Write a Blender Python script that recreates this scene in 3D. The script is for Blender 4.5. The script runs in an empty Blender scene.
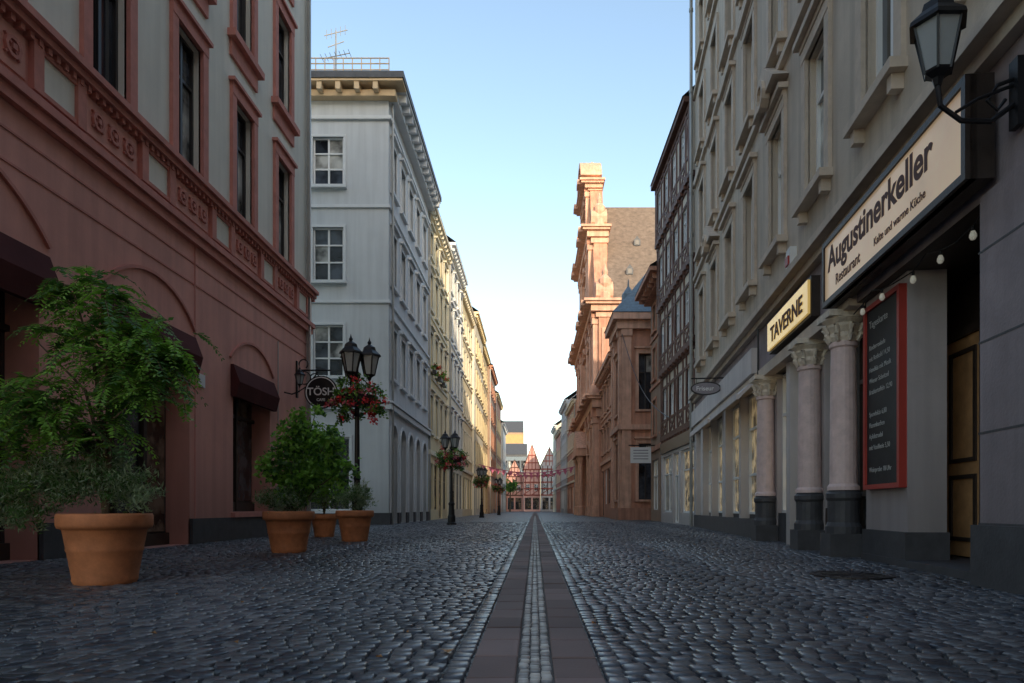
import bpy, math, random
from mathutils import Vector, Matrix
R = random.Random(7)
scene = bpy.context.scene

# ------------------------------------------------------------------ materials
MATS = {}
def M(name, col, rough=.85, var=.12, scale=1.2, bump=.15, bscale=35, metal=0, grime=0, island=0, spec=.5, streak=0, emit=0):
    if name in MATS: return MATS[name]
    m = bpy.data.materials.new(name); m.use_nodes = True
    nt = m.node_tree; N = nt.nodes; L = nt.links
    b = N['Principled BSDF']
    b.inputs['Roughness'].default_value = rough
    b.inputs['Metallic'].default_value = metal
    b.inputs['Specular IOR Level'].default_value = spec
    geo = N.new('ShaderNodeNewGeometry')
    n1 = N.new('ShaderNodeTexNoise'); n1.inputs['Scale'].default_value = scale; n1.inputs['Detail'].default_value = 8
    n1.inputs['Roughness'].default_value = .65
    L.new(geo.outputs['Position'], n1.inputs['Vector'])
    mr = N.new('ShaderNodeMapRange'); mr.inputs['From Min'].default_value = .3; mr.inputs['From Max'].default_value = .7
    mr.inputs['To Min'].default_value = 1-var; mr.inputs['To Max'].default_value = 1+var
    L.new(n1.outputs['Fac'], mr.inputs['Value'])
    last = mr.outputs['Result']
    def mul(a, bb):
        x = N.new('ShaderNodeMath'); x.operation = 'MULTIPLY'; L.new(a, x.inputs[0]); L.new(bb, x.inputs[1]); return x.outputs[0]
    if island:
        r = N.new('ShaderNodeMapRange'); r.inputs['To Min'].default_value = 1-island; r.inputs['To Max'].default_value = 1+island
        L.new(geo.outputs['Random Per Island'], r.inputs['Value']); last = mul(last, r.outputs['Result'])
    if streak:
        mp = N.new('ShaderNodeMapping'); mp.inputs['Scale'].default_value = (3, 3, .18)
        L.new(geo.outputs['Position'], mp.inputs['Vector'])
        n3 = N.new('ShaderNodeTexNoise'); n3.inputs['Scale'].default_value = 1.5; n3.inputs['Detail'].default_value = 6
        L.new(mp.outputs[0], n3.inputs['Vector'])
        r = N.new('ShaderNodeMapRange'); r.inputs['From Min'].default_value = .35; r.inputs['From Max'].default_value = .6
        r.inputs['To Min'].default_value = 1-streak; r.inputs['To Max'].default_value = 1
        L.new(n3.outputs['Fac'], r.inputs['Value']); last = mul(last, r.outputs['Result'])
    if grime:
        sp = N.new('ShaderNodeSeparateXYZ'); L.new(geo.outputs['Position'], sp.inputs[0])
        ad = N.new('ShaderNodeMath'); ad.operation = 'MULTIPLY_ADD'; L.new(n1.outputs['Fac'], ad.inputs[0]); ad.inputs[1].default_value = -1.6
        L.new(sp.outputs['Z'], ad.inputs[2])
        r = N.new('ShaderNodeMapRange'); r.inputs['From Min'].default_value = -.6; r.inputs['From Max'].default_value = 1.2
        r.inputs['To Min'].default_value = 1-grime; r.inputs['To Max'].default_value = 1
        L.new(ad.outputs[0], r.inputs['Value']); last = mul(last, r.outputs['Result'])
    vm = N.new('ShaderNodeVectorMath'); vm.operation = 'SCALE'; vm.inputs[0].default_value = col
    L.new(last, vm.inputs['Scale']); L.new(vm.outputs[0], b.inputs['Base Color'])
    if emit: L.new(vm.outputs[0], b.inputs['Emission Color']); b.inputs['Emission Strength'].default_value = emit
    if bump:
        n2 = N.new('ShaderNodeTexNoise'); n2.inputs['Scale'].default_value = bscale; n2.inputs['Detail'].default_value = 5
        L.new(geo.outputs['Position'], n2.inputs['Vector'])
        bp = N.new('ShaderNodeBump'); bp.inputs['Strength'].default_value = bump; bp.inputs['Distance'].default_value = .02
        L.new(n2.outputs['Fac'], bp.inputs['Height']); L.new(bp.outputs[0], b.inputs['Normal'])
    MATS[name] = m
    return m

def leafmat(name, col):
    m = M(name, col, rough=.5, var=.3, scale=4, bump=0, island=.35)
    nt = m.node_tree; b = nt.nodes['Principled BSDF']; out = nt.nodes['Material Output']
    t = nt.nodes.new('ShaderNodeBsdfTranslucent'); t.inputs['Color'].default_value = (col[0]*1.6, col[1]*1.6, col[2], 1)
    mx = nt.nodes.new('ShaderNodeMixShader'); mx.inputs[0].default_value = .4
    nt.links.new(b.outputs[0], mx.inputs[1]); nt.links.new(t.outputs[0], mx.inputs[2]); nt.links.new(mx.outputs[0], out.inputs[0])
    return m

def glassmat(name, dark=(.015,.018,.022), light=(.22,.22,.2), frac=.7, emit=0, scale=1.3):
    m = bpy.data.materials.new(name); m.use_nodes = True
    nt = m.node_tree; N = nt.nodes; L = nt.links; b = N['Principled BSDF']
    geo = N.new('ShaderNodeNewGeometry')
    cr = N.new('ShaderNodeValToRGB'); cr.color_ramp.interpolation = 'CONSTANT'
    e = cr.color_ramp.elements; e[0].color = (*dark, 1); e[1].position = frac; e[1].color = (*light, 1)
    x = e.new(frac*.5); x.color = (dark[0]*2.2, dark[1]*2.2, dark[2]*2.2, 1)
    L.new(geo.outputs['Random Per Island'], cr.inputs[0])
    n = N.new('ShaderNodeTexNoise'); n.inputs['Scale'].default_value = scale; n.inputs['Detail'].default_value = 4
    L.new(geo.outputs['Position'], n.inputs['Vector'])
    mx = N.new('ShaderNodeVectorMath'); mx.operation = 'SCALE'
    mr = N.new('ShaderNodeMapRange'); mr.inputs['From Min'].default_value=.38; mr.inputs['From Max'].default_value=.62
    mr.inputs['To Min'].default_value = .2; mr.inputs['To Max'].default_value = 1.9
    L.new(n.outputs['Fac'], mr.inputs['Value']); L.new(mr.outputs[0], mx.inputs['Scale']); L.new(cr.outputs[0], mx.inputs[0])
    L.new(mx.outputs[0], b.inputs['Base Color'])
    if emit: L.new(mx.outputs[0], b.inputs['Emission Color']); b.inputs['Emission Strength'].default_value = emit
    b.inputs['Roughness'].default_value = .06; b.inputs['Specular IOR Level'].default_value = .8
    bp = N.new('ShaderNodeBump'); bp.inputs['Strength'].default_value = .12; bp.inputs['Distance'].default_value = .02
    L.new(n.outputs['Fac'], bp.inputs['Height']); L.new(bp.outputs[0], b.inputs['Normal'])
    MATS[name] = m
    return m

pinkp = M('pink_plaster', (.74,.36,.29), var=.1, scale=.8, bump=.1, grime=.35, streak=.12)
pinkt = M('pink_trim', (.60,.25,.20), var=.15, scale=3, bump=.2)
creamp = M('cream_plaster', (.82,.79,.68), var=.06, scale=.7, streak=.08)
maroon = M('maroon_awning', (.085,.027,.027), rough=.9, var=.2, spec=.15)
plinth = M('dark_plinth', (.06,.06,.065), rough=.6, var=.25, scale=5)
greyp = M('grey_plaster', (.63,.655,.66), var=.06, scale=.6, grime=.3, streak=.1)
greyt = M('grey_trim', (.70,.72,.72), var=.06, scale=2)
slate = M('slate', (.07,.075,.085), rough=.6, var=.3, scale=6)
darkwood = M('dark_wood', (.04,.028,.022), rough=.5, var=.3, scale=5)
eavem = M('warm_lit_eave', (.68,.52,.33), var=.1)  # warm light on the front cornice put into the colour; also the cream railing
whitef = M('white_frame', (.8,.8,.78), rough=.5, var=.05, bump=0)
darkf = M('dark_frame', (.03,.028,.028), rough=.4, var=.1, bump=0)
greige = M('greige_plaster', (.58,.49,.39), var=.12, scale=.8, bump=.3, bscale=60, streak=.2)
greiget = M('greige_trim', (.60,.50,.40), var=.15, scale=3, bump=.2)
mauve = M('mauve_stone', (.33,.275,.285), var=.18, scale=2, bump=.25, grime=.4, streak=.15)
whitew = M('white_wall', (.68,.62,.59), var=.08, scale=1.5, grime=.35, streak=.1)
pierw = M('pier_wall', (.50,.44,.43), var=.12, scale=1.5, grime=.4, streak=.15)
colst = M('column_stone', (.74,.57,.53), var=.15, scale=6, bump=.3, rough=.6)
capst = M('capital_stone', (.74,.65,.53), var=.2, scale=10, bump=.6)
black = M('black_iron', (.012,.012,.014), rough=.45, var=.2, bump=.1, metal=.3)
gold = M('gold_sign', (.88,.58,.18), rough=.3, var=.12, metal=.3, bump=0, emit=.4)  # yellow glow put into the panel by emission
signw = M('sign_cream', (.86,.60,.37), rough=.35, var=.12, scale=1.1, bump=0, emit=.2)  # warm glow added as emission, like an internally lit box
redp = M('red_paint', (.42,.05,.035), rough=.5, var=.15)
board = M('chalkboard', (.018,.02,.02), rough=.6, var=.4, scale=4, bump=0)
chalk = M('chalk', (.5,.5,.47), var=.3, scale=30, bump=0)
whitepaint = M('white_paint', (.8,.8,.78), rough=.6, bump=0)
ply = M('door_wood', (.5,.27,.12), rough=.55, var=.25, scale=4)
cream2 = M('yellow_cream', (.80,.68,.42), var=.06, streak=.08)
cream3 = M('pale_cream', (.80,.74,.58), var=.06, streak=.08)
cream4 = M('ochre_plaster', (.62,.45,.24), var=.08)
brownp = M('brown_plaster', (.36,.25,.18), var=.15)
sand = M('red_sandstone', (.58,.29,.19), var=.22, scale=1.0, bump=.5, bscale=12, grime=.2, streak=.3)
sandl = M('light_sandstone', (.68,.40,.28), var=.2, scale=1.5, bump=.4, bscale=14, streak=.25)
rooft = M('brown_roof_tile', (.17,.13,.10), var=.35, scale=2.5, bump=.6, bscale=8)
slateb = M('blue_slate', (.12,.165,.20), rough=.5, var=.3, scale=5)
timber = M('timber_beam', (.13,.055,.035), rough=.7, var=.3, scale=6)
infill = M('timber_infill', (.70,.61,.49), var=.1)
infillr = M('rose_infill', (.66,.36,.30), var=.1)
terra = M('terracotta', (.60,.235,.10), rough=.75, var=.25, scale=7, bump=.2, grime=.25)
soil = M('soil', (.03,.02,.012), bump=.8)
bark = M('bark', (.10,.07,.045), var=.3, scale=20, bump=.6)
zinc = M('zinc_pipe', (.35,.35,.33), rough=.45, metal=.5, var=.15, bump=0)
sandj = M('joint_sand', (.11,.10,.09), var=.3, scale=8)
glass = glassmat('window_glass', (.02,.024,.03), (.30,.30,.28), .68)
shopg = glassmat('shop_glass', (.025,.026,.028), (.12,.09,.065), .55, scale=3)
dispg = glassmat('display_glass', (.10,.095,.075), (.42,.31,.17), .5, emit=.2, scale=3.2)  # warm colour and emission in the pane stand for lit shop interiors
lampg = M('lamp_glass', (.36,.39,.40), rough=.12, var=.1, bump=0)
leafA = leafmat('leaf_bright', (.17,.34,.055)); leafB = leafmat('leaf_dark', (.065,.155,.04)); leafC = leafmat('leaf_silver', (.23,.30,.20))
redfl = M('red_petal', (.65,.04,.045), rough=.6, island=.3, bump=0); pinkfl = M('pink_petal', (.7,.18,.24), rough=.6, island=.3, bump=0)

def cobmat(name, c1, c2, rough, spec=.5):
    m = bpy.data.materials.new(name); m.use_nodes = True
    nt = m.node_tree; N = nt.nodes; L = nt.links; b = N['Principled BSDF']; b.inputs['Specular IOR Level'].default_value = spec
    geo = N.new('ShaderNodeNewGeometry')
    mx = N.new('ShaderNodeMix'); mx.data_type = 'RGBA'; mx.inputs[6].default_value = (*c1,1); mx.inputs[7].default_value = (*c2,1)
    L.new(geo.outputs['Random Per Island'], mx.inputs[0])
    n = N.new('ShaderNodeTexNoise'); n.inputs['Scale'].default_value = .55; n.inputs['Detail'].default_value = 6; L.new(geo.outputs['Position'], n.inputs['Vector'])
    mr = N.new('ShaderNodeMapRange'); mr.inputs['From Min'].default_value=.3; mr.inputs['From Max'].default_value=.7; mr.inputs['To Min'].default_value = .6; mr.inputs['To Max'].default_value = 1.4
    L.new(n.outputs['Fac'], mr.inputs[0])
    s = N.new('ShaderNodeVectorMath'); s.operation = 'SCALE'; L.new(mx.outputs[2], s.inputs[0]); L.new(mr.outputs[0], s.inputs['Scale']); L.new(s.outputs[0], b.inputs['Base Color'])
    rr = N.new('ShaderNodeMapRange'); rr.inputs['To Min'].default_value = rough-.1; rr.inputs['To Max'].default_value = rough+.18
    L.new(n.outputs['Fac'], rr.inputs[0]); L.new(rr.outputs[0], b.inputs['Roughness'])
    n2 = N.new('ShaderNodeTexNoise'); n2.inputs['Scale'].default_value = 55; n2.inputs['Detail'].default_value = 4; L.new(geo.outputs['Position'], n2.inputs['Vector'])
    bp = N.new('ShaderNodeBump'); bp.inputs['Strength'].default_value = .35; bp.inputs['Distance'].default_value = .008
    L.new(n2.outputs['Fac'], bp.inputs['Height']); L.new(bp.outputs[0], b.inputs['Normal'])
    MATS[name] = m; return m
cob = cobmat('basalt_sett', (.03,.037,.05), (.125,.125,.13), .29)
cobl = cobmat('light_sett', (.15,.14,.13), (.46,.42,.37), .45)
slab = cobmat('slab_stone', (.125,.085,.075), (.21,.15,.135), .7, .25)

# ------------------------------------------------------------------ mesh builder
class MB:
    def __init__(s): s.v=[]; s.f=[]; s.m=[]; s.mats=[]
    def mi(s, mat):
        if mat not in s.mats: s.mats.append(mat)
        return s.mats.index(mat)
    def face(s, pts, mat):
        i=len(s.v); s.v.extend(pts); s.f.append(tuple(range(i,i+len(pts)))); s.m.append(s.mi(mat))
    def solid(s, vs, fs, mat):
        i=len(s.v); s.v.extend(vs); k=s.mi(mat)
        for f in fs: s.f.append(tuple(i+j for j in f)); s.m.append(k)
    def obj(s, name, parent=None, smooth=False):
        me=bpy.data.meshes.new(name); me.from_pydata(s.v,[],s.f)
        for m in s.mats: me.materials.append(m)
        me.polygons.foreach_set('material_index', s.m)
        if smooth: me.polygons.foreach_set('use_smooth',[True]*len(s.f))
        me.update()
        o=bpy.data.objects.new(name,me); scene.collection.objects.link(o)
        if parent: o.parent=parent
        return o
def empty(name, loc=(0,0,0)):
    o=bpy.data.objects.new(name,None); scene.collection.objects.link(o); return o

class Fr:
    def __init__(s,P,U,N): s.P=P; s.U=U; s.N=N
    def p(s,u,o,z): return (s.P[0]+u*s.U[0]+o*s.N[0], s.P[1]+u*s.U[1]+o*s.N[1], z)
BF=[(0,1,2,3),(7,6,5,4),(0,4,5,1),(1,5,6,2),(2,6,7,3),(3,7,4,0)]
def box(mb,f,u0,u1,o0,o1,z0,z1,mat):
    mb.solid([f.p(u0,o0,z0),f.p(u1,o0,z0),f.p(u1,o1,z0),f.p(u0,o1,z0),f.p(u0,o0,z1),f.p(u1,o0,z1),f.p(u1,o1,z1),f.p(u0,o1,z1)],BF,mat)
def poly(mb,f,pts,o0,o1,mat):
    n=len(pts); vs=[f.p(u,o0,z) for u,z in pts]+[f.p(u,o1,z) for u,z in pts]
    fs=[tuple(range(n)),tuple(range(2*n-1,n-1,-1))]+[(i,(i+1)%n,n+(i+1)%n,n+i) for i in range(n)]
    mb.solid(vs,fs,mat)
def beam(mb,f,a,b,w,o0,o1,mat):
    dx,dz=b[0]-a[0],b[1]-a[1]; l=math.hypot(dx,dz) or 1; nx,nz=-dz/l*w/2,dx/l*w/2
    poly(mb,f,[(a[0]+nx,a[1]+nz),(b[0]+nx,b[1]+nz),(b[0]-nx,b[1]-nz),(a[0]-nx,a[1]-nz)],o0,o1,mat)
def arc(mb,f,uc,zc,r,a0,a1,w,o0,o1,mat,n=16,sx=1):
    P=[(uc+sx*r*math.cos(math.radians(a0+(a1-a0)*i/n)),zc+r*math.sin(math.radians(a0+(a1-a0)*i/n))) for i in range(n+1)]
    Q=[(uc+sx*(r+w)*math.cos(math.radians(a0+(a1-a0)*i/n)),zc+(r+w)*math.sin(math.radians(a0+(a1-a0)*i/n))) for i in range(n+1)]
    for i in range(n): poly(mb,f,[P[i],P[i+1],Q[i+1],Q[i]],o0,o1,mat)
def wall(mb,f,u0,u1,z0,z1,ops,mat,depth=.2,o=0,rmat=None):
    rmat=rmat or mat
    us=sorted(set([u0,u1]+[x for q in ops for x in q[:2] if u0<x<u1])); zs=sorted(set([z0,z1]+[x for q in ops for x in q[2:4] if z0<x<z1]))
    for i in range(len(us)-1):
        for j in range(len(zs)-1):
            cu,cz=(us[i]+us[i+1])/2,(zs[j]+zs[j+1])/2
            if any(q[0]<cu<q[1] and q[2]<cz<q[3] for q in ops): continue
            mb.face([f.p(us[i],o,zs[j]),f.p(us[i+1],o,zs[j]),f.p(us[i+1],o,zs[j+1]),f.p(us[i],o,zs[j+1])],mat)
    for a,b,c,d in ops:
        for q in ([(a,c),(a,d)],[(b,c),(b,d)],[(a,c),(b,c)],[(a,d),(b,d)]):
            mb.face([f.p(q[0][0],o,q[0][1]),f.p(q[1][0],o,q[1][1]),f.p(q[1][0],o-depth,q[1][1]),f.p(q[0][0],o-depth,q[0][1])],rmat)
def lathe(mb,cx,cy,prof,n,mat,rot=0,cap=False):
    vs=[]; fs=[]
    for r,z in prof:
        for i in range(n):
            a=rot+2*math.pi*i/n; vs.append((cx+r*math.cos(a),cy+r*math.sin(a),z))
    for k in range(len(prof)-1):
        for i in range(n): fs.append((k*n+i,k*n+(i+1)%n,(k+1)*n+(i+1)%n,(k+1)*n+i))
    if cap: fs.append(tuple(range((len(prof)-1)*n,len(prof)*n)))
    mb.solid(vs,fs,mat)
def tube(mb,pts,r,mat,n=6):
    vs=[];fs=[]
    rr=r if isinstance(r,(list,tuple)) else [r]*len(pts)
    P=[Vector(p) for p in pts]
    for k,p in enumerate(P):
        t=(P[min(k+1,len(P)-1)]-P[max(k-1,0)]).normalized()
        a=t.cross(Vector((.13,.21,1)) if abs(t.z)<.9 else Vector((1,.1,0))).normalized(); b=t.cross(a)
        for i in range(n):
            w=2*math.pi*i/n; q=p+(a*math.cos(w)+b*math.sin(w))*rr[k]; vs.append(tuple(q))
    for k in range(len(P)-1):
        for i in range(n): fs.append((k*n+i,k*n+(i+1)%n,(k+1)*n+(i+1)%n,(k+1)*n+i))
    mb.solid(vs,fs,mat)

class Bld:
    def __init__(s,name):
        s.e=empty(name); s.walls=MB(); s.trim=MB(); s.win=MB(); s.roof=MB()
    def done(s):
        for n in ('walls','trim','win','roof'):
            mb=getattr(s,n)
            if mb.f: mb.obj({'win':'windows'}.get(n,n),s.e)

def window(B,f,a,b,c,d,fm=whitef,depth=.18,style=2,g=None,o=0,rows=None):
    g=g or glass; mb=B.win; D=o-depth
    fw=.06 if b-a<2 else .08
    m=(a+b)/2; zt=c+(d-c)*.68
    mb_rows=rows or ([c,zt,d])
    cuts=[a,m,b] if style==2 else ([a,b] if style==1 else [a+(b-a)*i/style for i in range(style+1)])
    for i in range(len(cuts)-1):
        for j in range(len(mb_rows)-1):
            t=R.uniform(-.006,.006)
            mb.face([f.p(cuts[i],D+.012+t,mb_rows[j]),f.p(cuts[i+1],D+.012-t,mb_rows[j]),f.p(cuts[i+1],D+.012-t,mb_rows[j+1]),f.p(cuts[i],D+.012+t,mb_rows[j+1])],g)
    box(mb,f,a,a+fw,D,D+.07,c,d,fm); box(mb,f,b-fw,b,D,D+.07,c,d,fm)
    box(mb,f,a+fw,b-fw,D,D+.07,c,c+fw,fm); box(mb,f,a+fw,b-fw,D,D+.07,d-fw,d,fm)
    for x in cuts[1:-1]: box(mb,f,x-.035,x+.035,D+.001,D+.075,c+fw,d-fw,fm)
    for z in mb_rows[1:-1]: box(mb,f,a+fw,b-fw,D+.002,D+.068,z-.03,z+.03,fm)
def surround(B,f,a,b,c,d,mat,w=.14,pr=.05,sill=.14,hood=0):
    t=B.trim
    box(t,f,a-w,a,-.03,pr,c,d,mat); box(t,f,b,b+w,-.03,pr,c,d,mat)
    box(t,f,a-w,b+w,-.03,pr+.01,d,d+w,mat)
    box(t,f,a-w-.05,b+w+.05,-.03,sill,c-.12,c,mat)
    if hood:
        box(t,f,a-w-.08,b+w+.08,-.03,hood,d+w+.1,d+w+.2,mat); box(t,f,a-w,b+w,-.03,pr+.03,d+w,d+w+.1,mat)
def shell(B,f,u0,u1,H,depth,wm,rm,eave=.4,rise=None,o=0,em=None):
    w=B.walls
    for u in (u0,u1): w.face([f.p(u,o,0),f.p(u,o-depth,0),f.p(u,o-depth,H),f.p(u,o,H)],wm)
    w.face([f.p(u0,o-depth,0),f.p(u1,o-depth,0),f.p(u1,o-depth,H),f.p(u0,o-depth,H)],wm)
    rise=rise if rise is not None else depth*.38
    r=B.roof; hr=H+.25
    for s,oo in ((1,o+eave),(-1,o-depth-eave)):
        r.face([f.p(u0-.02,oo,hr),f.p(u1+.02,oo,hr),f.p(u1+.02,o-depth/2,hr+rise),f.p(u0-.02,o-depth/2,hr+rise)],rm)
    for u in (u0,u1): w.face([f.p(u,o,H),f.p(u,o-depth,H),f.p(u,o-depth/2,H+rise)],wm)
    box(B.trim,f,u0,u1,o-.1,o+eave*.45,H-.3,H-.02,em or wm)
    box(B.trim,f,u0-.01,u1+.01,o-.1,o+eave,H,H+.2,em or wm)

def townhouse(name,f,u0,u1,H,depth,floors,sp,ww,wm,tm,rm,fm=whitef,gf=(.6,3.3),eave=.45,hood=0,bands=True,gm=None):
    B=Bld(name); n=max(1,int((u1-u0)/sp)); s=(u1-u0)/n; ops=[]; 
    cs=[u0+s*(i+.5) for i in range(n)]
    for z0,z1 in floors:
        for c in cs: ops.append((c-ww/2,c+ww/2,z0,z1))
    gops=[]
    for c in cs: gops.append((c-s*.38,c+s*.38,gf[0] if R.random()<.7 else .05,gf[1]))
    wall(B.walls,f,u0,u1,0,gf[1]+.6,gops,gm or wm); wall(B.walls,f,u0,u1,gf[1]+.6,H,ops,wm)
    for q in ops:
        window(B,f,*q,fm=fm); surround(B,f,*q,tm,w=.13,hood=hood)
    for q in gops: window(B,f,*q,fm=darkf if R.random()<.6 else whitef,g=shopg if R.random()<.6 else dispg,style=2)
    box(B.trim,f,u0,u1,-.05,.12,gf[1]+.45,gf[1]+.7,tm)
    if bands:
        for z0,z1 in floors[1:]: box(B.trim,f,u0,u1,-.05,.07,z0-.45,z0-.3,tm)
    shell(B,f,u0,u1,H,depth,wm,rm,eave,em=tm)
    box(B.trim,f,u0+.02,u0+.12,.02,.12,0,H-.3,zinc)
    x=u0+.3
    while x<u1: box(B.trim,f,x,x+.15,.0,eave*.8,H-.28,H-.01,tm); x+=.7
    B.done(); return B

LF=Fr((-6.5,0),(0,1),(1,0))
# ------------------------------------------------------------------ pink townhouse (left)
B=Bld('pink_townhouse'); f=LF; u0,u1=3.0,19.7
gops=[(5.6,8.95,0.02,3.75),(10.35,12.85,.02,3.65),(14.7,16.75,.62,3.5)]
wall(B.walls,f,u0,u1,0,6.0,gops,pinkp,depth=.45)
wc=[5.6,8.0,10.4,12.8,15.2,17.6]
ops=[(c-.46,c+.46,7.05,9.55) for c in wc]+[(c-.46,c+.46,10.95,13.3) for c in wc]+[(c-.46,c+.46,14.7,16.6) for c in wc]
wall(B.walls,f,u0,u1,6.8,17.5,ops,creamp,depth=.22)
for q in ops:
    a,b,c,d=q; t=B.trim
    window(B,f,*q,fm=darkf,depth=.2)
    box(t,f,a-.2,a,-.03,.07,c-.1,d,pinkt); box(t,f,b,b+.2,-.03,.07,c-.1,d,pinkt)
    box(t,f,a-.2,b+.2,-.03,.08,d,d+.25,pinkt); box(t,f,a-.26,b+.26,-.03,.14,d+.25,d+.32,pinkt)
    if c>8: box(t,f,a-.32,b+.32,-.03,.18,c-.25,c-.1,pinkt); box(t,f,a-.22,b+.22,-.03,.06,c-.6,c-.25,pinkt)
t=B.trim
box(t,f,u0,u1,-.1,.05,6.0,6.8,pinkt)
box(t,f,u0,u1,-.1,.16,5.86,5.98,pinkt); box(t,f,u0,u1,-.1,.10,5.7,5.86,pinkt)
box(t,f,u0,u1,-.1,.2,6.72,6.82,pinkt); box(t,f,u0,u1,-.1,.27,6.82,6.92,pinkt)
for k,x in enumerate([c+1.2 for c in wc]+[4.3]):
    box(t,f,x-.36,x+.36,0,.075,6.12,6.6,creamp)
    for a,b,c,d in ((x-.44,x+.44,6.6,6.66),(x-.44,x+.44,6.06,6.12),(x-.44,x-.36,6.12,6.6),(x+.36,x+.44,6.12,6.6)): box(t,f,a,b,0,.11,c,d,pinkt)
for c in wc:
    box(t,f,c-.62,c+.62,0,.07,6.1,6.62,pinkp)
    for du in (-.38,0,.38):
        arc(t,f,c+du,6.36,.09,0,360,.045,.06,.115,pinkt,n=10); box(t,f,c+du-.035,c+du+.035,.06,.13,6.325,6.395,pinkt)
        for q in range(4):
            a=math.pi/4+q*math.pi/2; beam(t,f,(c+du,6.36),(c+du+.17*math.cos(a),6.36+.17*math.sin(a)),.03,.06,.105,pinkt)
    for du in (-.78,.78): box(t,f,c+du-.09,c+du+.09,0,.13,6.04,6.7,pinkt)
x=u0
while x<u1: box(t,f,x,x+.07,.0,.15,6.64,6.72,pinkt); x+=.16
for z in (4.95,5.35): box(t,f,u0,u1,-.02,.015,z,z+.03,pinkt)
for a,b,c,d in gops:
    m=(a+b)/2; w=(b-a)/2+.15; r=w*1.35; ang=math.degrees(math.asin(w/r)); zc=d+.25-r*math.cos(math.radians(ang))
    arc(t,f,m,zc+.15,r,90-ang,90+ang,.05,-.02,.045,pinkt,n=20)
for gi,(a,b,c,d) in enumerate(gops):
    box(B.win,f,a,b,-.5,-.45,c,d,darkf)
    n=3 if b-a>2.3 else 2
    for i in range(n):
        x0=a+(b-a)*i/n; x1=a+(b-a)*(i+1)/n
        B.win.face([f.p(x0+.08,-.43,c+.25),f.p(x1-.08,-.43,c+.25),f.p(x1-.08,-.43,d-.75),f.p(x0+.08,-.43,d-.75)],shopg)
        B.win.face([f.p(x0+.08,-.43,d-.65),f.p(x1-.08,-.43,d-.65),f.p(x1-.08,-.43,d-.1),f.p(x0+.08,-.43,d-.1)],shopg)
        box(B.win,f,x0-.04,x0+.06,-.45,-.36,c,d,darkwood)
    box(B.win,f,a,b,-.45,-.38,d-.74,d-.66,darkwood)
    box(B.win,f,a,b,-.45,-.38,c,c+.22,darkwood)
    poly(B.trim,Fr(f.p(0,0,0)[:2],(1,0),(0,1)),[(-.3,d+.02),(.03,d-.42),(.12,d-.42),(.2,d-.1),(.06,d+.28),(-.0,d+.28)],a-.12,b+.12,maroon)
for a,b in ((u0,5.6),(8.95,10.35),(12.85,14.7),(16.75,u1)):
    box(t,f,a,b,-.02,.06,0,.5,plinth)
box(t,f,14.7,16.75,-.02,.06,0,.5,plinth); box(t,f,14.6,16.85,-.4,.09,.5,.6,pinkt)
box(t,f,13.15,13.4,-.01,.03,3.05,3.3,whitepaint)
tube(t,[f.p(13.0,.03,5.7),f.p(13.0,.03,.5)],.012,pinkt); tube(t,[f.p(17.2,.03,4.9),f.p(17.2,.03,.5)],.012,zinc)
box(t,f,19.3,19.4,.04,.14,0,16,zinc)
for u in (u0,u1): B.walls.face([f.p(u,0,0),f.p(u,-12,0),f.p(u,-12,17.5),f.p(u,0,17.5)],creamp)
B.walls.face([f.p(u0,-12,0),f.p(u1,-12,0),f.p(u1,-12,17.5),f.p(u0,-12,17.5)],creamp)
box(t,f,u0,u1,-.2,.5,17.5,17.9,pinkt)
B.roof.face([f.p(u0,.5,17.9),f.p(u1,.5,17.9),f.p(u1,-6,22),f.p(u0,-6,22)],slate); B.roof.face([f.p(u0,-12.4,17.9),f.p(u1,-12.4,17.9),f.p(u1,-6,22),f.p(u0,-6,22)],slate)
B.done()

# ------------------------------------------------------------------ grey corner building
B=Bld('grey_corner_building'); f=Fr((-6.0,0),(0,1),(1,0)); g=Fr((-6.0,28),(-1,0),(0,-1)); u0,u1=28.0,38.4; H=17.8
rows=[(6.1,8.2),(10.0,12.2),(13.9,15.9)]
cs=[29.0,30.95,32.9,34.85,36.9]
ops=[(c-.5,c+.5,a,b) for c in cs for a,b in rows]
aops=[(c-.62,c+.62,.05,4.2) for c in cs]
wall(B.walls,f,u0,u1,0,H,ops+aops,greyp,depth=.25)
gop=[(1.85,3.1,a,b) for a,b in rows]+[(5.0,6.25,a,b) for a,b in rows]
gop2=[(1.6,3.3,.6,3.6),(4.8,6.6,.1,3.6)]
wall(B.walls,g,0,12,0,H,gop+gop2,greyp,depth=.25)
for q in ops: window(B,f,*q,depth=.18,rows=[q[2],q[2]+(q[3]-q[2])*.4,q[2]+(q[3]-q[2])*.7,q[3]]); surround(B,f,*q,greyt,w=.12,hood=.2)
for q in gop: window(B,g,*q,depth=.15,rows=[q[2],q[2]+(q[3]-q[2])*.36,q[2]+(q[3]-q[2])*.68,q[3]]); surround(B,g,*q,greyt,w=.1,sill=.2)
for q in gop2: window(B,g,*q,fm=whitef,g=shopg); surround(B,g,*q,greyt,w=.1)
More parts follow.
